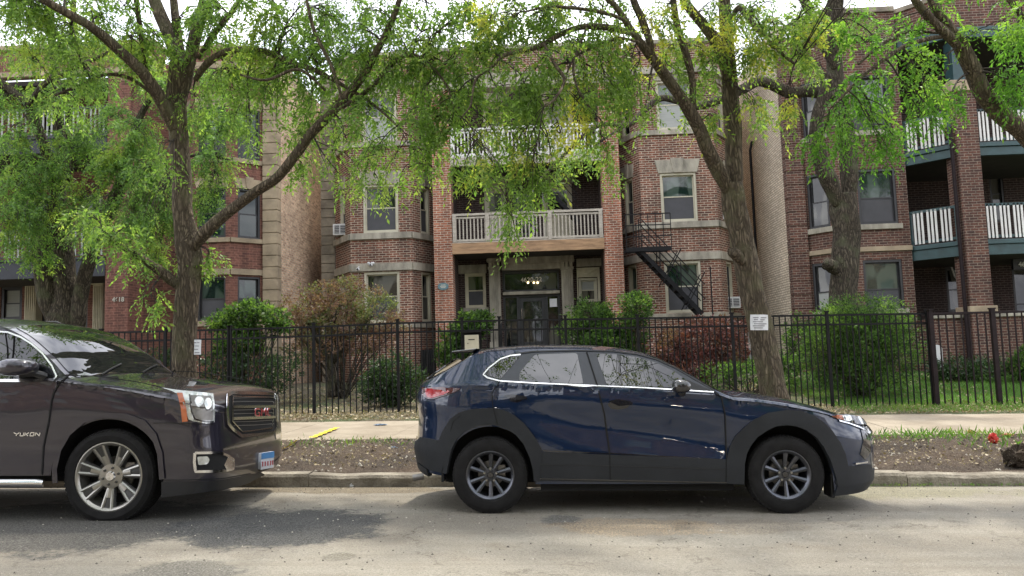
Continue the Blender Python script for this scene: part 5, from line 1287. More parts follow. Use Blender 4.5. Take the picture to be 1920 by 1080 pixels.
# papers pinned to the trunks
def papern(px0,px1,py0,py1,Y,lab,tiltz,lines):
    a=at(px0,py0,Y); b=at(px1,py0,Y); c=at(px1,py1,Y); d=at(px0,py1,Y); ce=(a+c)/2
    e=empty('paper_notice',tuple(ce),lab,'notice','paper notices on the trunks')
    off=Vector((0,.012,0)); yaw=Vector((0,tiltz,0)); q=[a-yaw,b+yaw,c+yaw,d-yaw]; m=MB(); n=6; vs=[]
    for j in range(n+1):
        for i in range(n+1):
            p=(q[0]*(1-i/n)+q[1]*(i/n))*(1-j/n)+(q[3]*(1-i/n)+q[2]*(i/n))*(j/n); p=p+Vector((0,.006*math.sin(i*1.3+j*.7)-.02*math.sin(math.pi*i/n),0)); vs.append(p)
    k=len(vs); vs+= [v+Vector((0,.003,0)) for v in vs]
    fs=[(j*(n+1)+i,(j+1)*(n+1)+i,(j+1)*(n+1)+i+1,j*(n+1)+i+1) for j in range(n) for i in range(n)]; fs+=[tuple(x+k for x in f[::-1]) for f in fs]
    m.add(vs,fs); m.build('sheet',MAT['paper'],e,smooth=True)
    m=MB()
    for j in range(lines):
        f=.2+.66*j/max(1,lines-1); x0_,x1_=.12+.06*(j%2),.88-.1*((j*7)%3)
        P0=(q[0]*(1-x0_)+q[1]*x0_)*(1-f)+(q[3]*(1-x0_)+q[2]*x0_)*f; P1=(q[0]*(1-x1_)+q[1]*x1_)*(1-f)+(q[3]*(1-x1_)+q[2]*x1_)*f
        m.bar(P0+Vector((0,-.022,0)),P1+Vector((0,-.022,0)),.002,.007)
    m.build('print_lines',MAT['ink'],e)
papern(1406,1441,590,619,9.72,'white printed paper notice pinned across the leaning trunk right of the blue car',.02,6)
papern(366,375,637,665,9.62,'narrow white paper strip tied to the side of the ridged trunk beside the SUV',.03,4)
# ground bits
noisy('plastic_red',(.55,.04,.03),.3,30,.4); noisy('flyer_blue',(.10,.15,.22),.4,20,.7); noisy('yellow_marking',(.62,.46,.02),.25,20,.9); noisy('pink_paint',(.45,.12,.09),.3,20,.9)
def crumple(name,px,py,size,mat,lab,cat,h=.6,seed=1):
    p=groundpt(px,py); rnd=random.Random(seed); m=MB(); n,k=9,14; vs=[]
    for i in range(n+1):
        a=math.pi*i/n
        for j in range(k):
            b_=2*math.pi*j/k; r=size*(.55+.6*rnd.random()); vs.append((p.x+r*math.sin(a)*math.cos(b_),p.y+r*math.sin(a)*math.sin(b_)*.8,p.z+size*h*.6+r*h*math.cos(a)))
    m.add(vs,[(i*k+j,i*k+(j+1)%k,(i+1)*k+(j+1)%k,(i+1)*k+j) for i in range(n) for j in range(k)])
    return tag(m.build(name,MAT[mat],None,uv=False),lab,cat)
crumple('plastic_bag',1863,831,.065,'plastic_red','bright red crumpled plastic scrap on the dirt strip near the right edge','plastic bag',1.3,3)
crumple('flattened_litter',662,836,.10,'flyer_blue','bluish flattened litter on the dirt strip, the larger one left of the blue car','litter',.18,4)
crumple('flattened_litter',737,841,.065,'flyer_blue','small bluish litter scrap on the dirt strip, nearest the blue car bumper','litter',.25,5)
crumple('flattened_litter',713,797,.12,'flyer_blue','grey-blue flattened litter on the pavement between the two cars','litter',.12,9)
crumple('brick_fragment',1620,848,.055,'pink_paint','small pinkish brick fragment on the dirt strip just right of the blue car nose','brick',.6,6)
crumple('brick_fragment',1820,812,.07,'pink_paint','pinkish brick fragment on the grass by the pavement, left of the red scrap','brick',.4,7)
crumple('brick_fragment',1890,817,.08,'pink_paint','flat pinkish brick fragment by the pavement, right of the red scrap','brick',.25,8)
crumple('white_stone',659,913,.03,'plastic_white','tiny white stone in the gutter between the two cars','stone',.8,10)
crumple('soil_heap',1912,872,.20,'dirt','dark mound of soil spilling onto the kerb at the right edge','soil heap',.75,12)
# yellow utility mark sprayed across the walk, laid as a thin sheet
a,b=groundpt(585,822),groundpt(632,803)
m=MB(); n=14; vs=[]
for i in range(n+1):
    p=a.lerp(b,i/n); p=groundpt(585+(632-585)*i/n,822-19*i/n); wv=.045*(1+.5*math.sin(i*2.3))
    for s_ in (-1,1): vs.append((p.x+s_*wv,p.y,gz(p.x+s_*wv,p.y)+.016))
m.add(vs,[(2*i,2*i+1,2*i+3,2*i+2) for i in range(n)]); tag(m.build('painted_marking',MAT['yellow_marking'],None),kind='structure')
m=MB(); vs=[]
for i in range(7):
    p=groundpt(528+i*5,842-i*1.5); 
    for s_ in (-1,1): vs.append((p.x,p.y+s_*.08,zpark(p.x,p.y)+.03))
m.add(vs,[(2*i,2*i+2,2*i+3,2*i+1) for i in range(6)]); tag(m.build('painted_marking',MAT['yellow_marking'],None),kind='structure')
e=empty('garden_marker',(at(1757,672,19.6).x,19.6,gz(7,19.6)),'small white round-topped garden marker behind the right fence','garden marker')
a=at(1748,690,19.6); c=at(1766,646,19.6); m=MB(); k=9; pr=[(a.x,a.z)]+[( (a.x+c.x)/2-(c.x-a.x)/2*math.cos(math.pi*i/k), c.z-.1+.1*math.sin(math.pi*i/k)) for i in range(k+1)]+[(c.x,a.z)]
n=len(pr); m.add([(x,19.6,z) for x,z in pr]+[(x,19.66,z) for x,z in pr],[tuple(range(n)),tuple(range(2*n-1,n-1,-1))]+[(i,i+n,(i+1)%n+n,(i+1)%n) for i in range(n)]); m.build('panel',MAT['plastic_white'],e)
# ================================================================== vegetation
def leafmat(name, a, b, c, yellow=.0, trans=.55, rough=.5):
    m=bpy.data.materials.new(name); m.use_nodes=True; MAT[name]=m; nt=m.node_tree; L=nt.links; N=nt.nodes
    P=N['Principled BSDF']; out=N['Material Output']
    g=node(nt,'ShaderNodeNewGeometry'); tc=node(nt,'ShaderNodeTexCoord')
    n1=noise(nt,tc.outputs['Object'],1.1,3)
    col=mixc(nt,g.outputs['Random Per Island'],a,b)
    f=ramp(nt,math_(nt,'ADD',n1,math_(nt,'MULTIPLY',g.outputs['Random Per Island'],.12)),.60-yellow,.74-yellow)
    col=mixc(nt,f,col,c)
    L.new(col,P.inputs['Base Color']); P.inputs['Roughness'].default_value=rough; P.inputs['Specular IOR Level'].default_value=.35
    t=node(nt,'ShaderNodeBsdfTranslucent'); br=node(nt,'ShaderNodeMix'); br.data_type='RGBA'; br.blend_type='MULTIPLY'; br.inputs[0].default_value=1
    L.new(col,br.inputs[6]); br.inputs[7].default_value=(1.6,1.7,.9,1); L.new(br.outputs[2],t.inputs[0])
    ms=node(nt,'ShaderNodeMixShader'); ms.inputs[0].default_value=trans; L.new(P.outputs[0],ms.inputs[1]); L.new(t.outputs[0],ms.inputs[2]); L.new(ms.outputs[0],out.inputs[0])
    return m
leafmat('leaf_street',(.090,.170,.042),(.22,.33,.085),(.31,.39,.10),.0)
leafmat('leaf_yellowing',(.090,.165,.040),(.21,.31,.078),(.44,.43,.09),.01)
leafmat('leaf_yard',(.065,.135,.038),(.18,.30,.08),(.26,.35,.08),.02)
leafmat('leaf_shrub',(.016,.038,.013),(.10,.185,.045),(.16,.25,.06),.0)
leafmat('leaf_dark',(.022,.045,.018),(.045,.085,.03),(.06,.11,.03),.0,.3,.35)
leafmat('leaf_bright',(.06,.15,.022),(.12,.26,.045),(.2,.34,.06),.06)
leafmat('leaf_maple',(.10,.050,.042),(.25,.16,.125),(.12,.15,.06),.08,.4)
leafmat('leaf_red',(.035,.018,.020),(.15,.050,.048),(.13,.09,.05),.02,.35)
leafmat('leaf_litter',(.22,.17,.09),(.40,.33,.21),(.16,.11,.06),.0,.1)
leafmat('leaf_grass',(.06,.14,.02),(.13,.26,.04),(.2,.28,.06),.0,.4)
def leaf_obj(name, P, D, Ln, Wd, mat, parent, org=None, label=None, kind=None):
    """P base points, D unit directions, Ln lengths, Wd widths: one folded four-cornered leaf each"""
    n=len(P); r=RNG.normal(size=(n,3)); s=np.cross(D,r); s/=np.linalg.norm(s,axis=1,keepdims=True)+1e-9
    up=np.cross(s,D); Ln=Ln[:,None]; Wd=Wd[:,None]
    V=np.empty((n,4,3)); V[:,0]=P; V[:,1]=P+D*Ln*.45+s*Wd*.5+up*Wd*.12; V[:,2]=P+D*Ln-up*Ln*.06; V[:,3]=P+D*Ln*.45-s*Wd*.5+up*Wd*.12
    if org is not None: V-=np.array(org)
    me=bpy.data.meshes.new(name); me.vertices.add(4*n); me.vertices.foreach_set('co',V.reshape(-1).astype(np.float32))
    me.loops.add(4*n); me.loops.foreach_set('vertex_index',np.arange(4*n,dtype=np.int32))
    me.polygons.add(n); me.polygons.foreach_set('loop_start',np.arange(0,4*n,4,dtype=np.int32)); me.polygons.foreach_set('loop_total',np.full(n,4,dtype=np.int32))
    me.update(calc_edges=True); me.materials.append(mat)
    o=bpy.data.objects.new(name,me); COL.objects.link(o); o.parent=parent
    return o
def unit(a): return a/(np.linalg.norm(a,axis=1,keepdims=True)+1e-9)
def sprays(B, D, m=11, ls=(.20,.34), ll=(.055,.085), lw=.36):
    n=len(B); Ls=RNG.uniform(*ls,n); up=np.array([0,0,1.]); S_=unit(np.cross(D,up+RNG.normal(size=(n,3))*.5)); P=[];DD=[]
    for k in range(m):
        t=(k+1)/m; sg=1 if k%2 else -1
        p=B+D*(Ls*t)[:,None]+np.array([0,0,-1.])*(Ls*t*t*.45)[:,None]
        d=D*.6+S_*sg*(.9 if k<m-1 else .1)+np.array([0,0,-.45])+RNG.normal(size=(n,3))*.28; P.append(p); DD.append(unit(d))
    P=np.concatenate(P); DD=np.concatenate(DD); L_=RNG.uniform(*ll,len(P))*np.tile(RNG.uniform(.7,1.45,n),m); return P,DD,L_,L_*lw*RNG.uniform(.75,1.35,len(P))
def resample(pts, rad, per=5):
    out=[];ro=[]; n=len(pts)
    for i in range(n-1):
        p0=pts[max(i-1,0)];p1=pts[i];p2=pts[i+1];p3=pts[min(i+2,n-1)]
        for j in range(per):
            t=j/per; q=.5*((2*p1)+(p2-p0)*t+(2*p0-5*p1+4*p2-p3)*t*t+(3*p1-p0-3*p2+p3)*t**3); out.append(q); ro.append(rad[i]+(rad[i+1]-rad[i])*t)
    out.append(pts[-1]); ro.append(rad[-1]); return out,ro
def limb_tube(mb, pts, rad, n=12, rough=.07, per=5, seed=0):
    P,R=resample(pts,rad,per); base=len(mb.v); k0=len(P)
    rnd=random.Random(seed)
    mb.tube(P,R,n)
    ph=[rnd.uniform(0,6.3) for _ in range(4)]
    for i in range(k0):
        c=P[i]; 
        for k in range(n):
            v=Vector(mb.v[base+i*n+k]); a=2*math.pi*k/n
            f=1+rough*(math.sin(3*a+ph[0]+i*.35)+.6*math.sin(5*a+ph[1]-i*.23)+.5*math.sin(i*.9+ph[2]+a))
            mb.v[base+i*n+k]=tuple(c+(v-c)*f)
    return P,R
TK={'street_tree4':.82}
def tree(name,label,group,base,limbs,clumps,bark,leaf,dens=1.0,leaf_scale=1.0,spray_m=13,cat='tree'):
    root=empty(name,base,label,cat,group); tb=MB(); nodes=[]
    for li,(Yr,pl) in enumerate(limbs):
        pts=[];rad=[]; n=len(pl)
        if li>0: pl=[(pl[0][0],pl[0][1],pl[0][2]*.62)]+list(pl[1:])
        for i,q in enumerate(pl):
            Y=q[3] if len(q)>3 else Yr[0]+(Yr[1]-Yr[0])*i/max(1,n-1)
            pts.append(at(q[0],q[1],Y)); rad.append(q[2]/F*Y*TK.get(name+str(round(base[0])),.9))
        P,R=limb_tube(tb,pts,rad,16 if rad[0]>.12 else 10,.06 if rad[0]>.05 else .03,5,li)
        nodes+=list(zip(P,R))
        if li==0: o=tb.build('trunk',MAT[bark],root,smooth=True,uv=False); tb=MB()
    if tb.v: tb.build('limbs',MAT[bark],root,smooth=True,uv=False)
    NP=np.array([tuple(p) for p,_ in nodes]); NR=np.array([r for _,r in nodes])
    tw=MB(); B=[];D=[]
    for cl in clumps:
        px,py,Y,rx,ry=cl[:5]; k=(cl[5] if len(cl)>5 else 1.0)*(.6 if cl[2]!='w' and 215<cl[1]<335 and cl[0]>440 and cl[3]>36 else 1)
        if Y=='w': c=Vector((px,py,cl[6])); sx,sz=rx,ry; sy=rx
        else: c=at(px,py,Y); sx,sz=rx/F*Y,ry/F*Y; sy=(sx+sz)*.5+.15
        d=np.linalg.norm(NP-np.array(c),axis=1)+ (NR>.10)*.35+ np.maximum(0,NP[:,2]-c.z)*-.15; i=int(np.argmin(d)); p0=Vector(NP[i]); r0=min(NR[i]*.6,.010+.010*(c-p0).length)
        dist=(c-p0).length; mid=(p0+c)/2+Vector((random.uniform(-.12,.12)*dist,random.uniform(-.12,.12)*dist,.13*dist))
        P,R=resample([p0,p0.lerp(mid,.5)+Vector((0,0,.04*dist)),mid,mid.lerp(c,.55)+Vector((random.uniform(-.05,.05),0,.05*dist)),c],[r0,r0*.85,r0*.65,r0*.45,.005],4)
        tw.tube(P,R,6,False)
        area=sx*sz*3.14; nt=max(4,int(area*31*k*dens)+2)
        for t in range(nt):
            while True:
                v=Vector((random.uniform(-1,1),random.uniform(-1,1),random.uniform(-1,1)))
                if v.length<=1: break
            v*= (.55+.45*v.length)
            tgt=c+Vector((v.x*sx,v.y*sy,v.z*sz)); j=random.randint(len(P)//3,len(P)-1); s0=P[j]
            dd=tgt-s0; ln=dd.length; m1=s0+dd*.5+Vector((random.uniform(-.1,.1)*ln,random.uniform(-.1,.1)*ln,.16*ln)); end=tgt+Vector((0,0,-.10))
            q,rr_=resample([s0,m1,tgt,end],[.0075,.0055,.0038,.0022],3); tw.tube(q,rr_,4,False)
            ns=random.randint(5,8)
            for s_ in range(ns):
                f=.35+.65*(s_+random.random()*.6)/ns; f=min(f,.999)*(len(q)-1); a=int(f); pos=q[a].lerp(q[min(a+1,len(q)-1)],f-a); tg=(q[min(a+1,len(q)-1)]-q[a]); tg=tg.normalized() if tg.length>1e-6 else Vector((0,0,-1))
                dr=(tg*.5+Vector((random.gauss(0,.7),random.gauss(0,.7),random.gauss(-.25,.45)))).normalized(); B.append(tuple(pos)); D.append(tuple(dr))
    tag(tw.build('twigs',MAT['twig'],root,uv=False),kind='stuff')
    P,DD,L_,W_=sprays(np.array(B),np.array(D),spray_m,(.18*leaf_scale,.32*leaf_scale),(.038*leaf_scale,.068*leaf_scale))
    leaf_obj('crown',P,DD,L_,W_,MAT[leaf],root,org=base)
    print(name,len(P),'leaves'); return root
def R_(Ya,Yb): return (Ya,Yb)
# ---- T1: the ridged trunk beside the SUV
b1=groundpt(350,868); b1=Vector((at(350,800,9.9).x,9.9,gz(-4.2,9.9)-.05))
OV1=[(x,y,'w',1.5,.8,.35,z) for x,y,z in ((-6.5,5,6.6),(-4,3.5,7.2),(-1.5,5.2,6.4),(-5,7,7.5),(-2.5,7.4,7.0),(-3.2,1.8,7.6),(-7,2.2,7.0),(-.8,2.5,7.4))]
OV2=[(x,y,'w',1.5,.8,.35,z) for x,y,z in ((1.0,5.5,6.5),(3.2,4.5,6.8),(5.4,5.5,6.6),(2.2,7.4,7.2),(4.6,7.6,7.3),(2.0,2.2,7.4),(4.8,2.0,7.3),(6.8,3.8,7.0))]
upper=OV1+[(x,y,9.4,62,34,.75) for x,y in ((30,10),(130,5),(230,12),(400,15),(480,8),(560,12),(650,8),(800,12),(880,10),(500,60),(300,70))]+[(60,-130,9.5,150,80,.5),(300,-150,9.8,160,90,.5),(560,-140,9.8,160,90,.5),(800,-120,9.6,140,80,.5),(180,-300,10,200,90,.5),(480,-320,10,200,90,.5),(760,-280,10,180,90,.5)]
top=[(600,70,9.3,60,32,1),(680,100,9.2,60,30,.9),(560,150,9.5,50,35,.8),(760,90,9.0,55,32,1),(830,60,9.0,50,35,.8),(860,100,8.9,40,30,.9),(720,150,9.1,50,35,.8),(640,150,9.3,50,30,.8),(530,100,9.6,40,40,.6),(790,130,9,45,30,.8)]
T1=tree('street_tree','street tree with ridged trunk beside the brown SUV, a long bare limb rising right','street trees',tuple(b1),[
 (R_(9.9,9.9),[(352,880,36),(348,840,28),(346,760,25),(346,690,24),(349,600,24),(355,520,24),(352,460,26),(344,410,21),(342,350,20),(336,270,20),(331,200,20),(338,150,25),(344,112,26)]),
 (R_(9.85,8.7),[(356,470,18),(385,435,14),(430,397,12),(475,363,11),(520,332,10.5),(555,290,10.5),(582,252,10.5),(618,214,10),(652,178,9.5),(678,146,9),(700,108,8),(725,58,7),(745,12,6),(762,-50,5)]),
 (R_(9.9,8.5),[(334,262,14),(315,215,14),(292,172,14),(262,130,13),(215,86,11),(170,50,10),(120,22,9),(72,-8,8),(10,-60,7)]),
 (R_(9.9,10.2),[(342,150,18),(322,80,15),(300,25,14),(278,-40,12),(260,-160,8),(240,-280,4)]),
 (R_(9.95,10.4),[(346,125,14),(332,60,9),(326,0,8),(322,-70,7),(330,-220,4)]),
 (R_(9.85,10.0),[(350,140,18),(366,70,14),(382,10,12.5),(398,-60,10),(430,-180,7),(470,-300,4)]),
 (R_(9.8,9.2),[(276,150,8),(268,90,6),(258,20,5.5),(250,-40,5)]),
 (R_(9.8,9.0),[(366,150,9),(390,118,8),(425,97,7.5),(465,93,7),(505,99,7),(545,117,6.5),(590,132,5.5),(640,158,4),(700,196,3),(745,236,2)]),
 (R_(9.85,9.4),[(372,110,7),(395,72,6.5),(425,35,6),(450,0,5.5),(470,-50,5)]),
 (R_(9.9,9.3),[(346,545,14),(318,522,12),(292,502,10),(262,482,7.5),(232,465,5),(197,445,3)]),
 (R_(9.2,8.8),[(618,214,5),(660,190,5),(700,160,5),(740,115,5),(775,103,4),(815,130,3),(840,165,2.5),(852,205,2)]),
 (R_(9.0,8.7),[(610,170,4),(560,130,3.5),(500,150,3),(450,140,2)]),
 (R_(8.9,8.6),[(640,180,4),(620,120,4),(590,60,4),(575,0,3)]),
 (R_(9.7,9.2),[(300,190,4),(250,150,4),(200,140,3.5),(150,160,3),(100,180,2)]),
 ],[(40,50,9.2,80,55,1.1),(130,70,9.0,60,45,.9),(60,-20,9,90,40),(190,25,9.2,60,40,.8),(245,70,9.4,60,45,.7),(420,50,9.8,60,50,.6),(470,90,9.6,60,45,.6),(440,170,9.8,70,45,.8),(510,180,9.6,60,50,.8),(470,235,9.7,50,35,.7),
  (540,40,9.3,70,50,.8),(610,30,9.2,70,45,.9),(650,90,9.2,60,45,.6),(580,190,9.6,50,40,.5),(690,210,9.1,65,50,.9),(650,262,9.3,60,35,.9),(720,285,9.1,70,32,.9),(765,225,9.0,60,50,.8),(800,160,8.9,60,45,.6),(790,60,9.0,60,50,.7),(700,20,9.0,60,35,.7),
  (840,250,9.0,50,40,.8),(860,110,9.0,50,40,.5),(880,40,9.2,50,40,.7),(640,330,9.2,45,25,.7),(765,320,9.0,60,22,.6),(285,560,9.5,22,22,.8),(215,440,9.3,40,26,1.6),(165,400,9.3,40,28,1.2),(255,480,9.4,24,20,1.3),(392,478,9.9,20,22,.9),(300,300,9.3,30,40,.3),(120,170,9.3,70,40,.4),(60,110,9.2,60,40,.5),(560,250,9.5,55,45,.6),(690,60,9.1,60,50,.6),(740,120,9.0,50,40,.7),(810,230,9.1,45,45,.9),(870,310,9.1,40,22,.8),(700,330,9.1,50,14,.8),(620,220,9.4,50,50,.7),(550,110,9.6,60,40,.7),(600,120,9.3,70,50,.7),(740,40,9.0,60,40,.6),(820,110,9.0,50,40,.8),(850,180,9.0,45,40,.9),(770,290,9.1,60,30,.8),(490,130,9.7,60,40,.6),(340,30,9.9,60,30,.7),(60,20,9.0,60,40,.9),(230,70,9.6,60,35,.8),(400,20,9.9,50,30,.8),(150,110,9.1,60,35,.7),(520,20,9.4,60,30,.8),(440,130,9.8,50,30,.7)]+top+[(360,200,9.9,40,25,.3),(560,300,9.5,35,25,.6)]+upper,'bark','leaf_street')
# ---- T2: the leaning trunk right of the blue car
T2=tree('street_tree','leaning street tree with forked trunk and a paper notice, behind the blue car bonnet','street trees',(at(1480,800,10).x,10.,gz(3.6,10)-.05),[
 (R_(10,10),[(1486,868,38),(1470,800,29),(1452,735,27),(1438,680,26),(1422,600,25),(1409,540,25),(1397,480,25),(1386,430,24),(1376,380,24),(1373,345,22)]),
 (R_(10,10.2),[(1380,380,16),(1377,330,18),(1375,260,18),(1370,190,17),(1366,120,16),(1362,60,14.5),(1358,0,13),(1354,-70,11),(1360,-200,7),(1370,-300,4)]),
 (R_(10,8.9),[(1372,375,17),(1352,328,16),(1330,288,15),(1312,245,14),(1290,203,13),(1262,162,12),(1237,128,11.5),(1214,98,10),(1188,62,8),(1160,20,7),(1125,-25,6),(1080,-120,4)]),
 (R_(9.05,8.4),[(1190,66,7.5),(1160,55,7),(1125,50,7),(1095,50,6.5),(1066,58,6),(1034,74,5.5),(1008,88,5),(975,97,4.5),(946,104,4),(920,127,3.5),(895,145,3),(886,172,2.5),(882,198,2),(866,220,1.6)]),
 (R_(9.0,8.6),[(1172,38,5),(1140,26,4.5),(1100,18,4),(1060,14,3.5),(1030,12,3),(985,22,2)]),
 (R_(9.3,9.4),[(1226,118,8.5),(1218,78,8),(1203,35,8),(1188,0,8),(1175,-60,6)]),
 (R_(10,9.8),[(1362,150,12),(1347,88,12),(1322,50,11),(1296,20,10),(1278,-10,9),(1250,-80,7)]),
 (R_(9.86,9.70),[(1392,492,13),(1384,482,12),(1377,475,11.5),(1373,472,10.5)]),
 (R_(10.1,9.5),[(1370,40,7),(1385,15,6.5),(1402,32,6.5),(1422,57,6),(1440,70,5),(1465,100,3.5),(1490,120,2.5)]),
 (R_(9.7,9.4),[(1318,262,6),(1300,220,7),(1298,150,7.5),(1286,100,8),(1270,50,7.5),(1262,0,7),(1255,-60,6)]),
 (R_(8.5,8.2),[(1020,82,4),(1040,120,4),(1058,150,3.5),(1040,185,3),(1020,200,2)]),
 (R_(8.8,8.5),[(1100,52,4),(1085,90,3.5),(1075,130,3),(1085,170,2.5),(1105,200,2)]),
 (R_(9.0,8.6),[(1200,80,4),(1160,72,3.5),(1110,90,3),(1075,110,2.5),(1060,150,2)]),
 ],[(960,45,8.9,50,45,1.1),(935,100,8.8,40,50,.8),(1010,40,8.9,60,35,.8),(1005,130,8.6,50,40,.9),(950,190,8.7,50,45,.9),(1030,205,8.6,55,40,.9),(915,255,8.8,45,35,.9),(985,265,8.6,60,32,1.1),(1050,250,8.6,50,30,.8),(1000,315,8.6,50,24,1.1),(985,360,8.6,34,34,1.6),(958,405,8.6,20,32,1.6),(1012,330,8.6,34,26,1.3),(925,308,8.7,50,14,.7),
  (1100,150,8.9,55,40,.7),(1120,85,8.9,50,35,.5),(1150,190,9.0,50,35,.9),(1115,245,8.9,50,28,.6),(1135,285,8.9,18,20,.9),(1185,160,9.1,50,40,.9),(1080,15,8.9,60,25,.7),(1240,50,9.3,45,45,.7),(1255,115,9.5,35,40,.6),(1320,20,9.9,40,35,.7),(1325,120,9.9,30,45,.9),(1300,190,9.8,30,30,.5),
  (1420,25,10,60,30,.9),(1480,55,9.8,60,40,1),(1445,95,9.7,55,34,1.2),(1510,100,9.6,45,30,1),(1475,205,9.7,18,24,.9),(1415,200,9.8,18,18,.5),(1335,215,9.9,18,16,.4),(870,165,8.8,45,50,.8),(1060,120,8.7,60,45,.9),(1130,120,8.9,50,40,.8),(980,160,8.6,50,45,.9),(1080,190,8.7,50,35,.9),(1020,30,8.8,60,35,.9),(1210,200,9.1,30,30,.7),(910,40,8.9,40,45,.8),(900,310,8.8,40,14,.7),(900,100,8.9,50,40,.9),(1070,80,8.8,60,35,.9),(1150,60,9,50,35,.7),(1180,110,9.1,40,30,.7),(1290,90,9.7,35,40,.7),(1340,60,9.9,30,40,.5),(1390,110,9.9,35,40,.7),
  (960,-110,9,150,80,.5),(1200,-130,9.2,150,80,.5),(1420,-120,9.6,140,80,.5),(1050,-270,9.5,180,90,.5),(1350,-290,9.8,180,90,.5)]+OV2+[(x,y,9.3,60,32,.7) for x,y in ((930,12),(1040,8),(1130,14),(1250,10),(1390,20),(1520,15),(1450,40))],'bark','leaf_yellowing')
# ---- T3: yard tree behind the big shrub
T3=tree('yard_tree','thick mossy yard tree forking above the big green shrub, its dark limb reaching left','yard trees',(at(1584,700,18.3).x,18.3,gz(7.5,18.3)-.05),[
 (R_(18.3,18.3),[(1592,720,34),(1586,640,28),(1582,560,27),(1582,500,27),(1586,440,27),(1584,395,28),(1580,365,26)]),
 (R_(18.2,17.6),[(1574,385,18),(1556,340,18),(1538,300,16),(1530,262,14),(1532,225,13),(1545,180,13),(1556,140,14)]),
 (R_(18.4,18.6),[(1590,385,18),(1594,330,18),(1590,275,17.5),(1582,225,17),(1572,175,16),(1565,125,16),(1567,65,13),(1571,5,12),(1575,-60,9),(1580,-200,5)]),
 (R_(18.4,18.2),[(1566,130,12),(1548,85,12),(1528,45,11),(1512,10,10),(1490,-40,8),(1450,-120,5)]),
 (R_(18.2,18.0),[(1576,512,18),(1562,500,14),(1553,496,13),(1549,500,9)]),
 (R_(18.2,18.0),[(1536,60,8),(1550,25,8),(1562,-10,7),(1570,-60,6)]),
 (R_(18.3,15.8),[(1574,190,13),(1545,176,13),(1512,172,12),(1480,173,12),(1448,158,11.5),(1420,153,11),(1390,168,10.5),(1348,187,9.5),(1307,199,8.5),(1272,190,7.5),(1240,184,7),(1212,203,6.5),(1188,228,6),(1165,236,5.5),(1135,232,5),(1105,245,4.5),(1075,272,4),(1048,300,3.5),(1020,330,3),(1000,352,2.5)]),
 (R_(16.4,16),[(1180,232,3),(1130,262,3),(1085,300,3),(1040,315,2.5),(1012,325,2)]),
 ],[(1500,30,17.5,50,35,.5),(1610,40,18,60,40,.5),(1530,120,17.6,30,30,.5),(1100,285,16,30,18,.3),(1055,300,16,25,20,.3),(1580,-100,18,160,80,.4),(1430,200,17,20,14,.3)],'bark_dark','leaf_street',.7,1.3)
# ---- T4: multi-stemmed yard tree at the left
T4=tree('yard_tree','dark multi-stemmed yard tree at the far left in front of the fluted entrance','yard trees',(at(118,700,17.5).x,17.5,gz(-9.5,17.5)-.05),[
 (R_(17.5,17.5),[(122,720,58),(118,660,46),(120,620,40),(122,590,34),(122,550,26),(118,500,24),(113,450,22),(110,410,20)]),
 (R_(17.4,17.2),[(105,610,22),(92,570,20),(84,520,20),(78,475,19),(85,430,14),(100,390,12)]),
 (R_(17.5,17.8),[(112,420,16),(114,360,12),(114,290,11.5),(110,220,10.5),(104,150,9),(98,80,8),(94,10,7),(90,-60,5)]),
 (R_(17.3,16.4),[(106,400,13),(98,340,11),(85,280,10.5),(68,232,10),(50,196,9),(22,170,8),(-10,145,7)]),
 (R_(16.6,16.2),[(52,198,7),(80,160,6),(115,138,5.5),(150,122,5),(190,105,4),(215,90,3)]),
 (R_(17.4,17.0),[(145,640,18),(148,590,16),(152,545,15),(164,500,14),(182,452,13),(204,402,13),(222,356,14),(236,312,12),(246,270,9),(262,220,7),(290,170,5)]),
 (R_(17.5,17.3),[(128,340,8),(128,250,7.5),(132,150,7),(136,60,6),(140,-30,5)]),
 (R_(17.2,16.5),[(225,345,6),(270,320,5),(320,300,4),(380,290,3),(430,300,2)]),
 ],[(30,345,16.2,60,50,1),(20,420,15.8,50,45,1.3),(80,400,16.4,55,45,1),(35,260,16.4,50,40,.7),(60,470,16.5,50,22,.8),(90,320,16.8,50,40,.7),(150,280,17,55,50,.8),(150,370,16.8,45,35,.9),(215,300,16.6,55,50,1),(260,250,16.6,50,50,.9),(205,220,16.8,55,40,.7),(285,330,16.3,50,50,1.2),(250,400,16.4,50,40,1.1),(290,420,16,45,50,1.2),(295,480,16.2,30,25,1),(185,430,16.2,45,30,.8),
  (390,220,16.8,45,45,1),(400,300,16.5,40,50,1.1),(385,375,16.4,35,30,1),(420,150,17,50,40,.7),(300,170,17,50,40,.6),(180,150,17,60,40,.6),(90,190,17,60,40,.5),(20,190,16.8,40,30,.5),(260,110,17.2,50,30,.5),(170,80,17.2,70,40,.5),(60,90,17,60,30,.5),(350,480,17,25,20,.6),
  (150,-80,17.4,200,80,.4),(430,230,17,30,50,.7)],'bark_dark','leaf_yard',1.0,1.3)
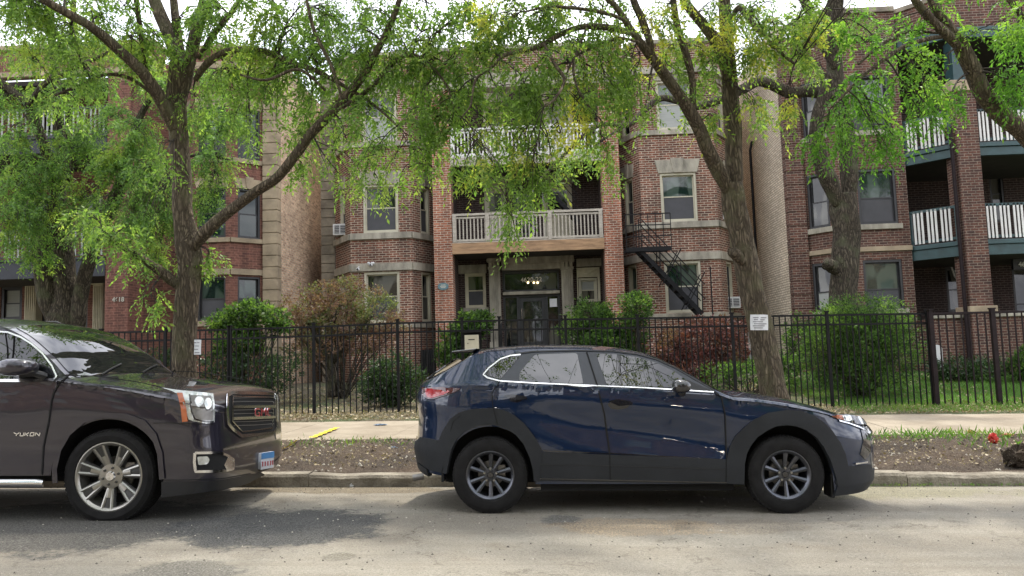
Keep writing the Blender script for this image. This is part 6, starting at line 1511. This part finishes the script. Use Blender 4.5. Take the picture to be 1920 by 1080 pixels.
# ---- T5: limb arching in from the right edge
T5=tree('street_tree','street tree leaning in from the right edge before the teal balconies','street trees',(at(2068,800,9.6).x,9.6,gz(7.2,9.6)-.05),[
 (R_(9.6,9.6),[(2070,885,40),(2066,800,30),(2062,700,28),(2058,600,27),(2050,500,26),(2030,400,24),(1990,320,22)]),
 (R_(9.6,9.2),[(2005,345,21),(1960,288,20),(1920,250,19),(1880,218,18.5),(1848,180,18),(1826,135,17),(1806,95,16),(1788,66,13),(1768,36,10),(1750,8,9),(1735,-30,8),(1700,-120,5)]),
 (R_(9.3,9.0),[(1800,92,13),(1776,66,10),(1750,42,9),(1730,18,8.5),(1712,-6,8),(1680,-60,6)]),
 (R_(9.3,8.6),[(1782,68,5),(1745,72,5),(1700,85,4.5),(1660,110,4),(1620,140,3.5),(1590,170,3),(1560,200,2)]),
 (R_(9.4,8.8),[(1760,62,4),(1700,60,4),(1650,85,3.5),(1610,120,3)]),
 (R_(9.6,9.3),[(2040,420,14),(2050,300,12),(2020,180,10),(1960,80,8),(1900,10,6),(1860,-60,4)]),
 ],[(1600,150,8.9,50,35,.9),(1565,215,8.9,38,30,1.1),(1620,195,9,45,35,.9),(1540,250,8.9,26,22,.8),(1590,248,8.9,45,18,.5),(1650,160,9,40,35,.6),(1680,60,9.1,40,35,.6),(1735,30,9.1,50,30,.5),(1700,130,9,50,35,.4),(1770,140,9.2,35,30,.5),(1740,185,9.1,35,35,.5),(1655,245,8.9,35,14,.4),
  (1870,130,9.2,50,35,.7),(1905,170,9.2,40,25,.7),(1850,50,9.2,60,22,.25),(1905,40,9.2,40,30,.35),(1575,35,9.2,40,30,.6),(1620,80,9.1,40,30,.5),(1900,60,9.3,30,20,.3),(1730,215,9,20,14,.4),(1780,-80,9.5,180,60,.4),(2050,-60,9.6,200,100,.4),(1650,270,8.9,26,10,.5),(1795,190,9.1,22,12,.4)],'bark','leaf_bright',.8)
# ---- shrubs
def shrub(name,label,cat,lobes,leaf,Yb,L=(.05,.09),lw=.45,dens=1,group=None,stem=None,stems=6):
    c0=at(lobes[0][0],lobes[0][1],lobes[0][2]); base=(c0.x,c0.y,gz(c0.x,c0.y)-.03); root=empty(name,base,label,cat,group)
    Ps=[];Ds=[]; st=MB(); b=Vector(base)
    for (px,py,Y,rx,ry) in lobes:
        c=at(px,py,Y); sx,sz=rx/F*Y,ry/F*Y; sy=min(sx,1.0)*.9; vol=sx*sz
        nc=int(52*dens*max(.6,vol*9))
        # twig tips through the lobe, each with a tuft of leaves
        d=unit(RNG.normal(size=(nc,3))); r=RNG.uniform(.25,1,nc)**.5*RNG.uniform(.86,1.14,nc)
        bump=1+.18*np.sin(d[:,0]*5+px)*np.cos(d[:,2]*6+py)
        tip=np.array(c)+d*(r*bump)[:,None]*np.array([sx,sy,sz]); k=16
        P=np.repeat(tip,k,0)+RNG.normal(size=(nc*k,3))*.055; D=unit(np.repeat(d,k,0)*.7+RNG.normal(size=(nc*k,3))*.7+np.array([0,0,.25])); Ps.append(P); Ds.append(D)
        for j in range(min(nc,stems)):
            t=Vector(tip[j]); q,rr_=resample([b+Vector((random.uniform(-.08,.08),random.uniform(-.08,.08),0)),(b+c)/2+Vector((random.uniform(-.1,.1),random.uniform(-.1,.1),0)),(c+t)/2,t],[.014,.010,.006,.003],3); st.tube(q,rr_,5,False)
    if stem: 
        for pl,Y in stem:
            limb_tube(st,[at(a,b_,Y) for a,b_,_ in pl],[r/F*Y for _,_,r in pl],8,.05,4)
    st.build('stems',MAT['bark_dark'],root,uv=False,smooth=True)
    P=np.concatenate(Ps); D=np.concatenate(Ds); keep=P[:,2]>np.array([gz(a,b_) for a,b_ in P[:,:2]])+.03; P=P[keep];D=D[keep]
    Ln=RNG.uniform(*L,len(P)); leaf_obj('foliage',P,D,Ln,Ln*lw,MAT[leaf],root,org=base); print(name,len(P)); return root
shrub('small_tree','small rust-coloured maple tree in the yard between the gangway and the left bay','tree',[(640,590,18.6,60,45),(580,585,18.8,50,42),(705,585,18.6,50,40),(545,600,18.9,35,30),(650,545,18.7,45,22),(610,550,18.8,35,22),(740,610,18.5,30,25),(600,650,18.6,70,30),(690,640,18.6,50,25)],'leaf_maple',18.6,(.05,.09),.5,.8,
   stem=[([(623,745,10),(622,700,8),(618,660,7),(622,610,5),(640,570,3)],18.6),([(620,690,6),(600,640,5),(575,600,3)],18.6),([(622,680,6),(660,630,5),(700,590,3)],18.6)])
shrub('leafy_shrub','bright green leafy shrub poking above the fence right of the ridged trunk','shrub',[(455,600,17.2,42,26),(410,606,17.3,26,18),(505,592,17.2,34,16),(470,578,17.2,30,12),(450,640,17.2,50,30),(525,610,17.3,20,14)],'leaf_shrub',17.2,(.07,.12),.5,1)
shrub('dark_shrub','dark glossy shrub behind the fence left of the rust-coloured maple','shrub',[(470,700,17,60,40),(420,690,17.2,50,45),(530,690,17.6,35,35)],'leaf_dark',17,(.05,.08),.5,1)
shrub('dark_shrub','round dark evergreen bush behind the fence between the two cars','shrub',[(732,708,16.7,50,44),(705,725,16.7,35,30),(765,720,16.7,33,32),(738,745,16.7,25,22)],'leaf_dark',16.7,(.06,.10),.4,1.2)
shrub('leafy_shrub','green shrub left of the entrance behind the mail box','shrub',[(885,610,21.3,36,24),(865,640,21.2,40,30),(850,670,21,35,25),(905,600,21.4,20,16)],'leaf_shrub',21.3,(.08,.12),.5,1.1)
shrub('leafy_shrub','pale green bushy shrub just right of the entrance','shrub',[(1110,592,20.5,42,28),(1080,615,20.5,35,25),(1145,610,20.4,40,35),(1120,645,20.3,60,35),(1160,650,20.2,60,35)],'leaf_shrub',20.5,(.07,.11),.45,1)
shrub('clipped_shrub','round-headed green shrub on a thin stem in front of the fire escape stair','shrub',[(1193,575,19.8,32,26),(1190,600,19.8,26,14)],'leaf_shrub',19.8,(.06,.10),.5,1.2,stem=[([(1196,720,4),(1195,660,4),(1193,600,3)],19.8)])
shrub('red_shrub','dark red maple bush under the fire escape','shrub',[(1310,640,18.6,70,36),(1260,655,18.5,45,36),(1360,655,18.6,45,35),(1330,610,18.7,60,18),(1290,690,18.4,70,28)],'leaf_red',18.6,(.06,.10),.45,.9)
shrub('ground_shrub','low mixed green shrub at the foot of the red maple bush','shrub',[(1400,700,17.4,50,22),(1350,705,17.4,40,20),(1470,690,18,40,30),(1500,640,19,30,50)],'leaf_shrub',17.4,(.05,.09),.5,.9)
shrub('large_shrub','large rounded green shrub behind the fence below the mossy yard tree','shrub',[(1610,640,17,78,56),(1580,620,17,60,50),(1660,620,17.2,55,45),(1610,585,17,70,32),(1540,660,17,40,60),(1680,665,17.2,45,55),(1600,700,17,80,40)],'leaf_shrub',17,(.04,.07),.45,1.5)
shrub('low_hedge','low dark hedge at the foot of the right building porch','hedge',[(1800,692,19.4,50,20),(1850,690,19.4,40,20),(1770,695,19.3,25,16)],'leaf_dark',19.4,(.05,.08),.5,1.4)
shrub('leafy_shrub','small green plant at the right edge beyond the low hedge','shrub',[(1912,690,19,24,24),(1940,680,19,28,28)],'leaf_shrub',19,(.06,.1),.5,1.2)
shrub('dark_shrub','dark shrub behind the left fence below the brick pier numbered 4618','shrub',[(250,690,18.5,60,35),(310,690,18.5,40,35)],'leaf_dark',18.5,(.05,.09),.5,.8)
# ---- litter, grass, gravel: stuff
def scatter(name,n,region,leaf,L,lw,up,zf=None,wfun=None):
    xs=RNG.uniform(region[0],region[1],n); ys=RNG.uniform(region[2],region[3],n)
    if wfun: k=np.array([wfun(x,y) for x,y in zip(xs,ys)])>RNG.random(n); xs,ys=xs[k],ys[k]; n=len(xs)
    z=np.array([(zf or gz)(x,y) for x,y in zip(xs,ys)])+.012
    P=np.stack([xs,ys,z],1); D=unit(np.stack([RNG.normal(size=n),RNG.normal(size=n),np.abs(RNG.normal(size=n))*.2+up],1)); Ln=RNG.uniform(*L,n)
    return tag(leaf_obj(name,P,D,Ln,Ln*lw,MAT[leaf],None),kind='stuff')
nf=lambda x,y:.5+.5*math.sin(x*1.9+math.sin(y*2.7)*1.4)*math.cos(y*3.1+x*.7)
scatter('leaf_litter',9000,(-9,10,14.05,15.9),'leaf_litter',(.03,.07),.6,.1,zf=lambda x,y:gz(x,y)+.01)
scatter('leaf_litter',5000,(-9,10,16,22),'leaf_litter',(.04,.09),.6,.1,zf=lambda x,y:gz(x,y)+.01)
scatter('leaf_litter',6000,(-9,10,9.05,11.15),'leaf_litter',(.012,.05),.6,.1,zf=lambda x,y:gz(x,y)+.035)
scatter('grass',4200,(1.5,10,10.0,11.22),'leaf_grass',(.05,.16),.14,1.3,zf=lambda x,y:gz(x,y)+.01,wfun=lambda x,y:max(0,nf(x*.9,y)-.30)*1.6*(y-9.95))
scatter('grass',6000,(-9,10,10.3,11.22),'leaf_grass',(.04,.12),.12,1.6,zf=lambda x,y:gz(x,y)+.01,wfun=lambda x,y:max(0,nf(x*.8,y)-.45)*1.6*(.4+(y-10.3)))
scatter('grass',26000,(5.6,12,14.1,20.5),'leaf_grass',(.04,.10),.10,2.2)
scatter('grass',9000,(-9,6,14.1,20),'leaf_grass',(.04,.09),.10,1.8,wfun=lambda x,y:max(0,nf(x,y*.6)-.35))
scatter('grass',2500,(1.5,10,8.6,8.72),'leaf_grass',(.02,.05),.12,1.4,wfun=lambda x,y:.5)
mb=MB(); rnd=random.Random(5)
for i in range(2600):
    x=rnd.uniform(-6,6.5); y=rnd.uniform(3.6,8.7)
    if nf(x*.7,y)<rnd.random()*.9 and y<8.3: continue
    s=rnd.uniform(.004,.011)*(1.3 if rnd.random()<.04 else 1); z=gz(x,y); a=rnd.uniform(0,6.3)
    vs=[(x+s*1.3*math.cos(a+k*2.09)*rnd.uniform(.7,1.2),y+s*1.3*math.sin(a+k*2.09)*rnd.uniform(.7,1.2),z-.002) for k in range(3)]+[(x,y,z+s*.9)]
    mb.cur=0 if rnd.random()<.6 else 1; mb.add(vs,[(0,1,3),(1,2,3),(2,0,3)])
noisy('pebble_dark',(.08,.07,.06),.3,20,.9); noisy('pebble_light',(.40,.37,.31),.3,20,.9)
tag(mb.build('gravel',[MAT['pebble_dark'],MAT['pebble_light']],None,uv=False),kind='stuff')
mb=MB()
for i in range(1500):
    x=rnd.uniform(-7,9); y=rnd.uniform(8.98,11.2); s=rnd.uniform(.008,.028); z=zpark(x,y); a=rnd.uniform(0,6.3)
    vs=[(x+s*math.cos(a+k*1.57)*rnd.uniform(.7,1.3),y+s*math.sin(a+k*1.57)*rnd.uniform(.7,1.3),z-.004) for k in range(4)]+[(x,y,z+s*.8)]
    mb.cur=0 if rnd.random()<.6 else 1; mb.add(vs,[(0,1,4),(1,2,4),(2,3,4),(3,0,4)])
tag(mb.build('soil_clods',[MAT['dirt'],MAT['pebble_light']],None,uv=False),kind='stuff')
# ================================================================== across the street (seen only in paint and glass)
for i,(x,bw,mt,lab) in enumerate(((-24,15,'brick_opposite','brown brick building across the street, the one on the left'),(-8,14,'brick_right_side','cream brick building across the street, straight behind the camera'),(8,15,'brick_opposite','brown brick building across the street, right of the cream one'),(25,15,'brick_right_side','cream brick building across the street, the far right one'))):
    b=empty('row_building',(x,-22,.2),lab,'building','buildings across the street'); fr_,W_=frame((x+bw/2,-20),(x-bw/2,-20)); hs=[]
    for fl in range(3):
        for k in range(5): hs.append((W_*(k+.3)/5,W_*(k+.7)/5,1.9+fl*3,3.6+fl*3))
    m=MB(); wall(m,fr_,0,W_,0,10.5,hs); m.build('wall',MAT[mt],b)
    m=MB(); m.box(x-bw/2,x+bw/2,-32,-20.2,0,10.4); m.build('building_block',MAT[mt],b)
    m=MB(); 
    for h in hs: m.fbox(fr_,h[0],h[1],h[2],h[3],-.16,-.12)
    m.build('window_panes',MAT['blind'],b)
    m=MB(); m.fbox(fr_,-.1,W_+.1,10.5,10.7,-.3,.1); m.build('coping',MAT['limestone'],b)
for o_ in (nv,yk):
    c=copy_tree(o_); c.rotation_euler=(0,0,math.pi); c.location=(3.6,-5.2,.0) if o_ is nv else (-2.4,-5.3,.03)
    c['label']='navy crossover parked across the street, behind the camera' if o_ is nv else 'brown large SUV parked across the street, behind the camera'
for i,(x,y,rz,src,lab) in enumerate(((-13,-12,2.6,T1,'street tree across the street, behind the camera to the left'),(1,-12,3.6,T2,'street tree across the street, straight behind the camera'),(14,-12,2.2,T1,'street tree across the street, behind the camera to the right'),(-6,-15,.6,T2,'rear row tree across the street, behind the camera to the left'),(8,-15,5.6,T1,'rear row tree across the street, behind the camera to the right'))):
    c=copy_tree(src); c.scale=(1.6,1.6,1.7); c.location=(x,y,.1); c.rotation_euler=(0,0,rz); c['label']=lab; c['group']='street trees across the street'; c['category']='tree'
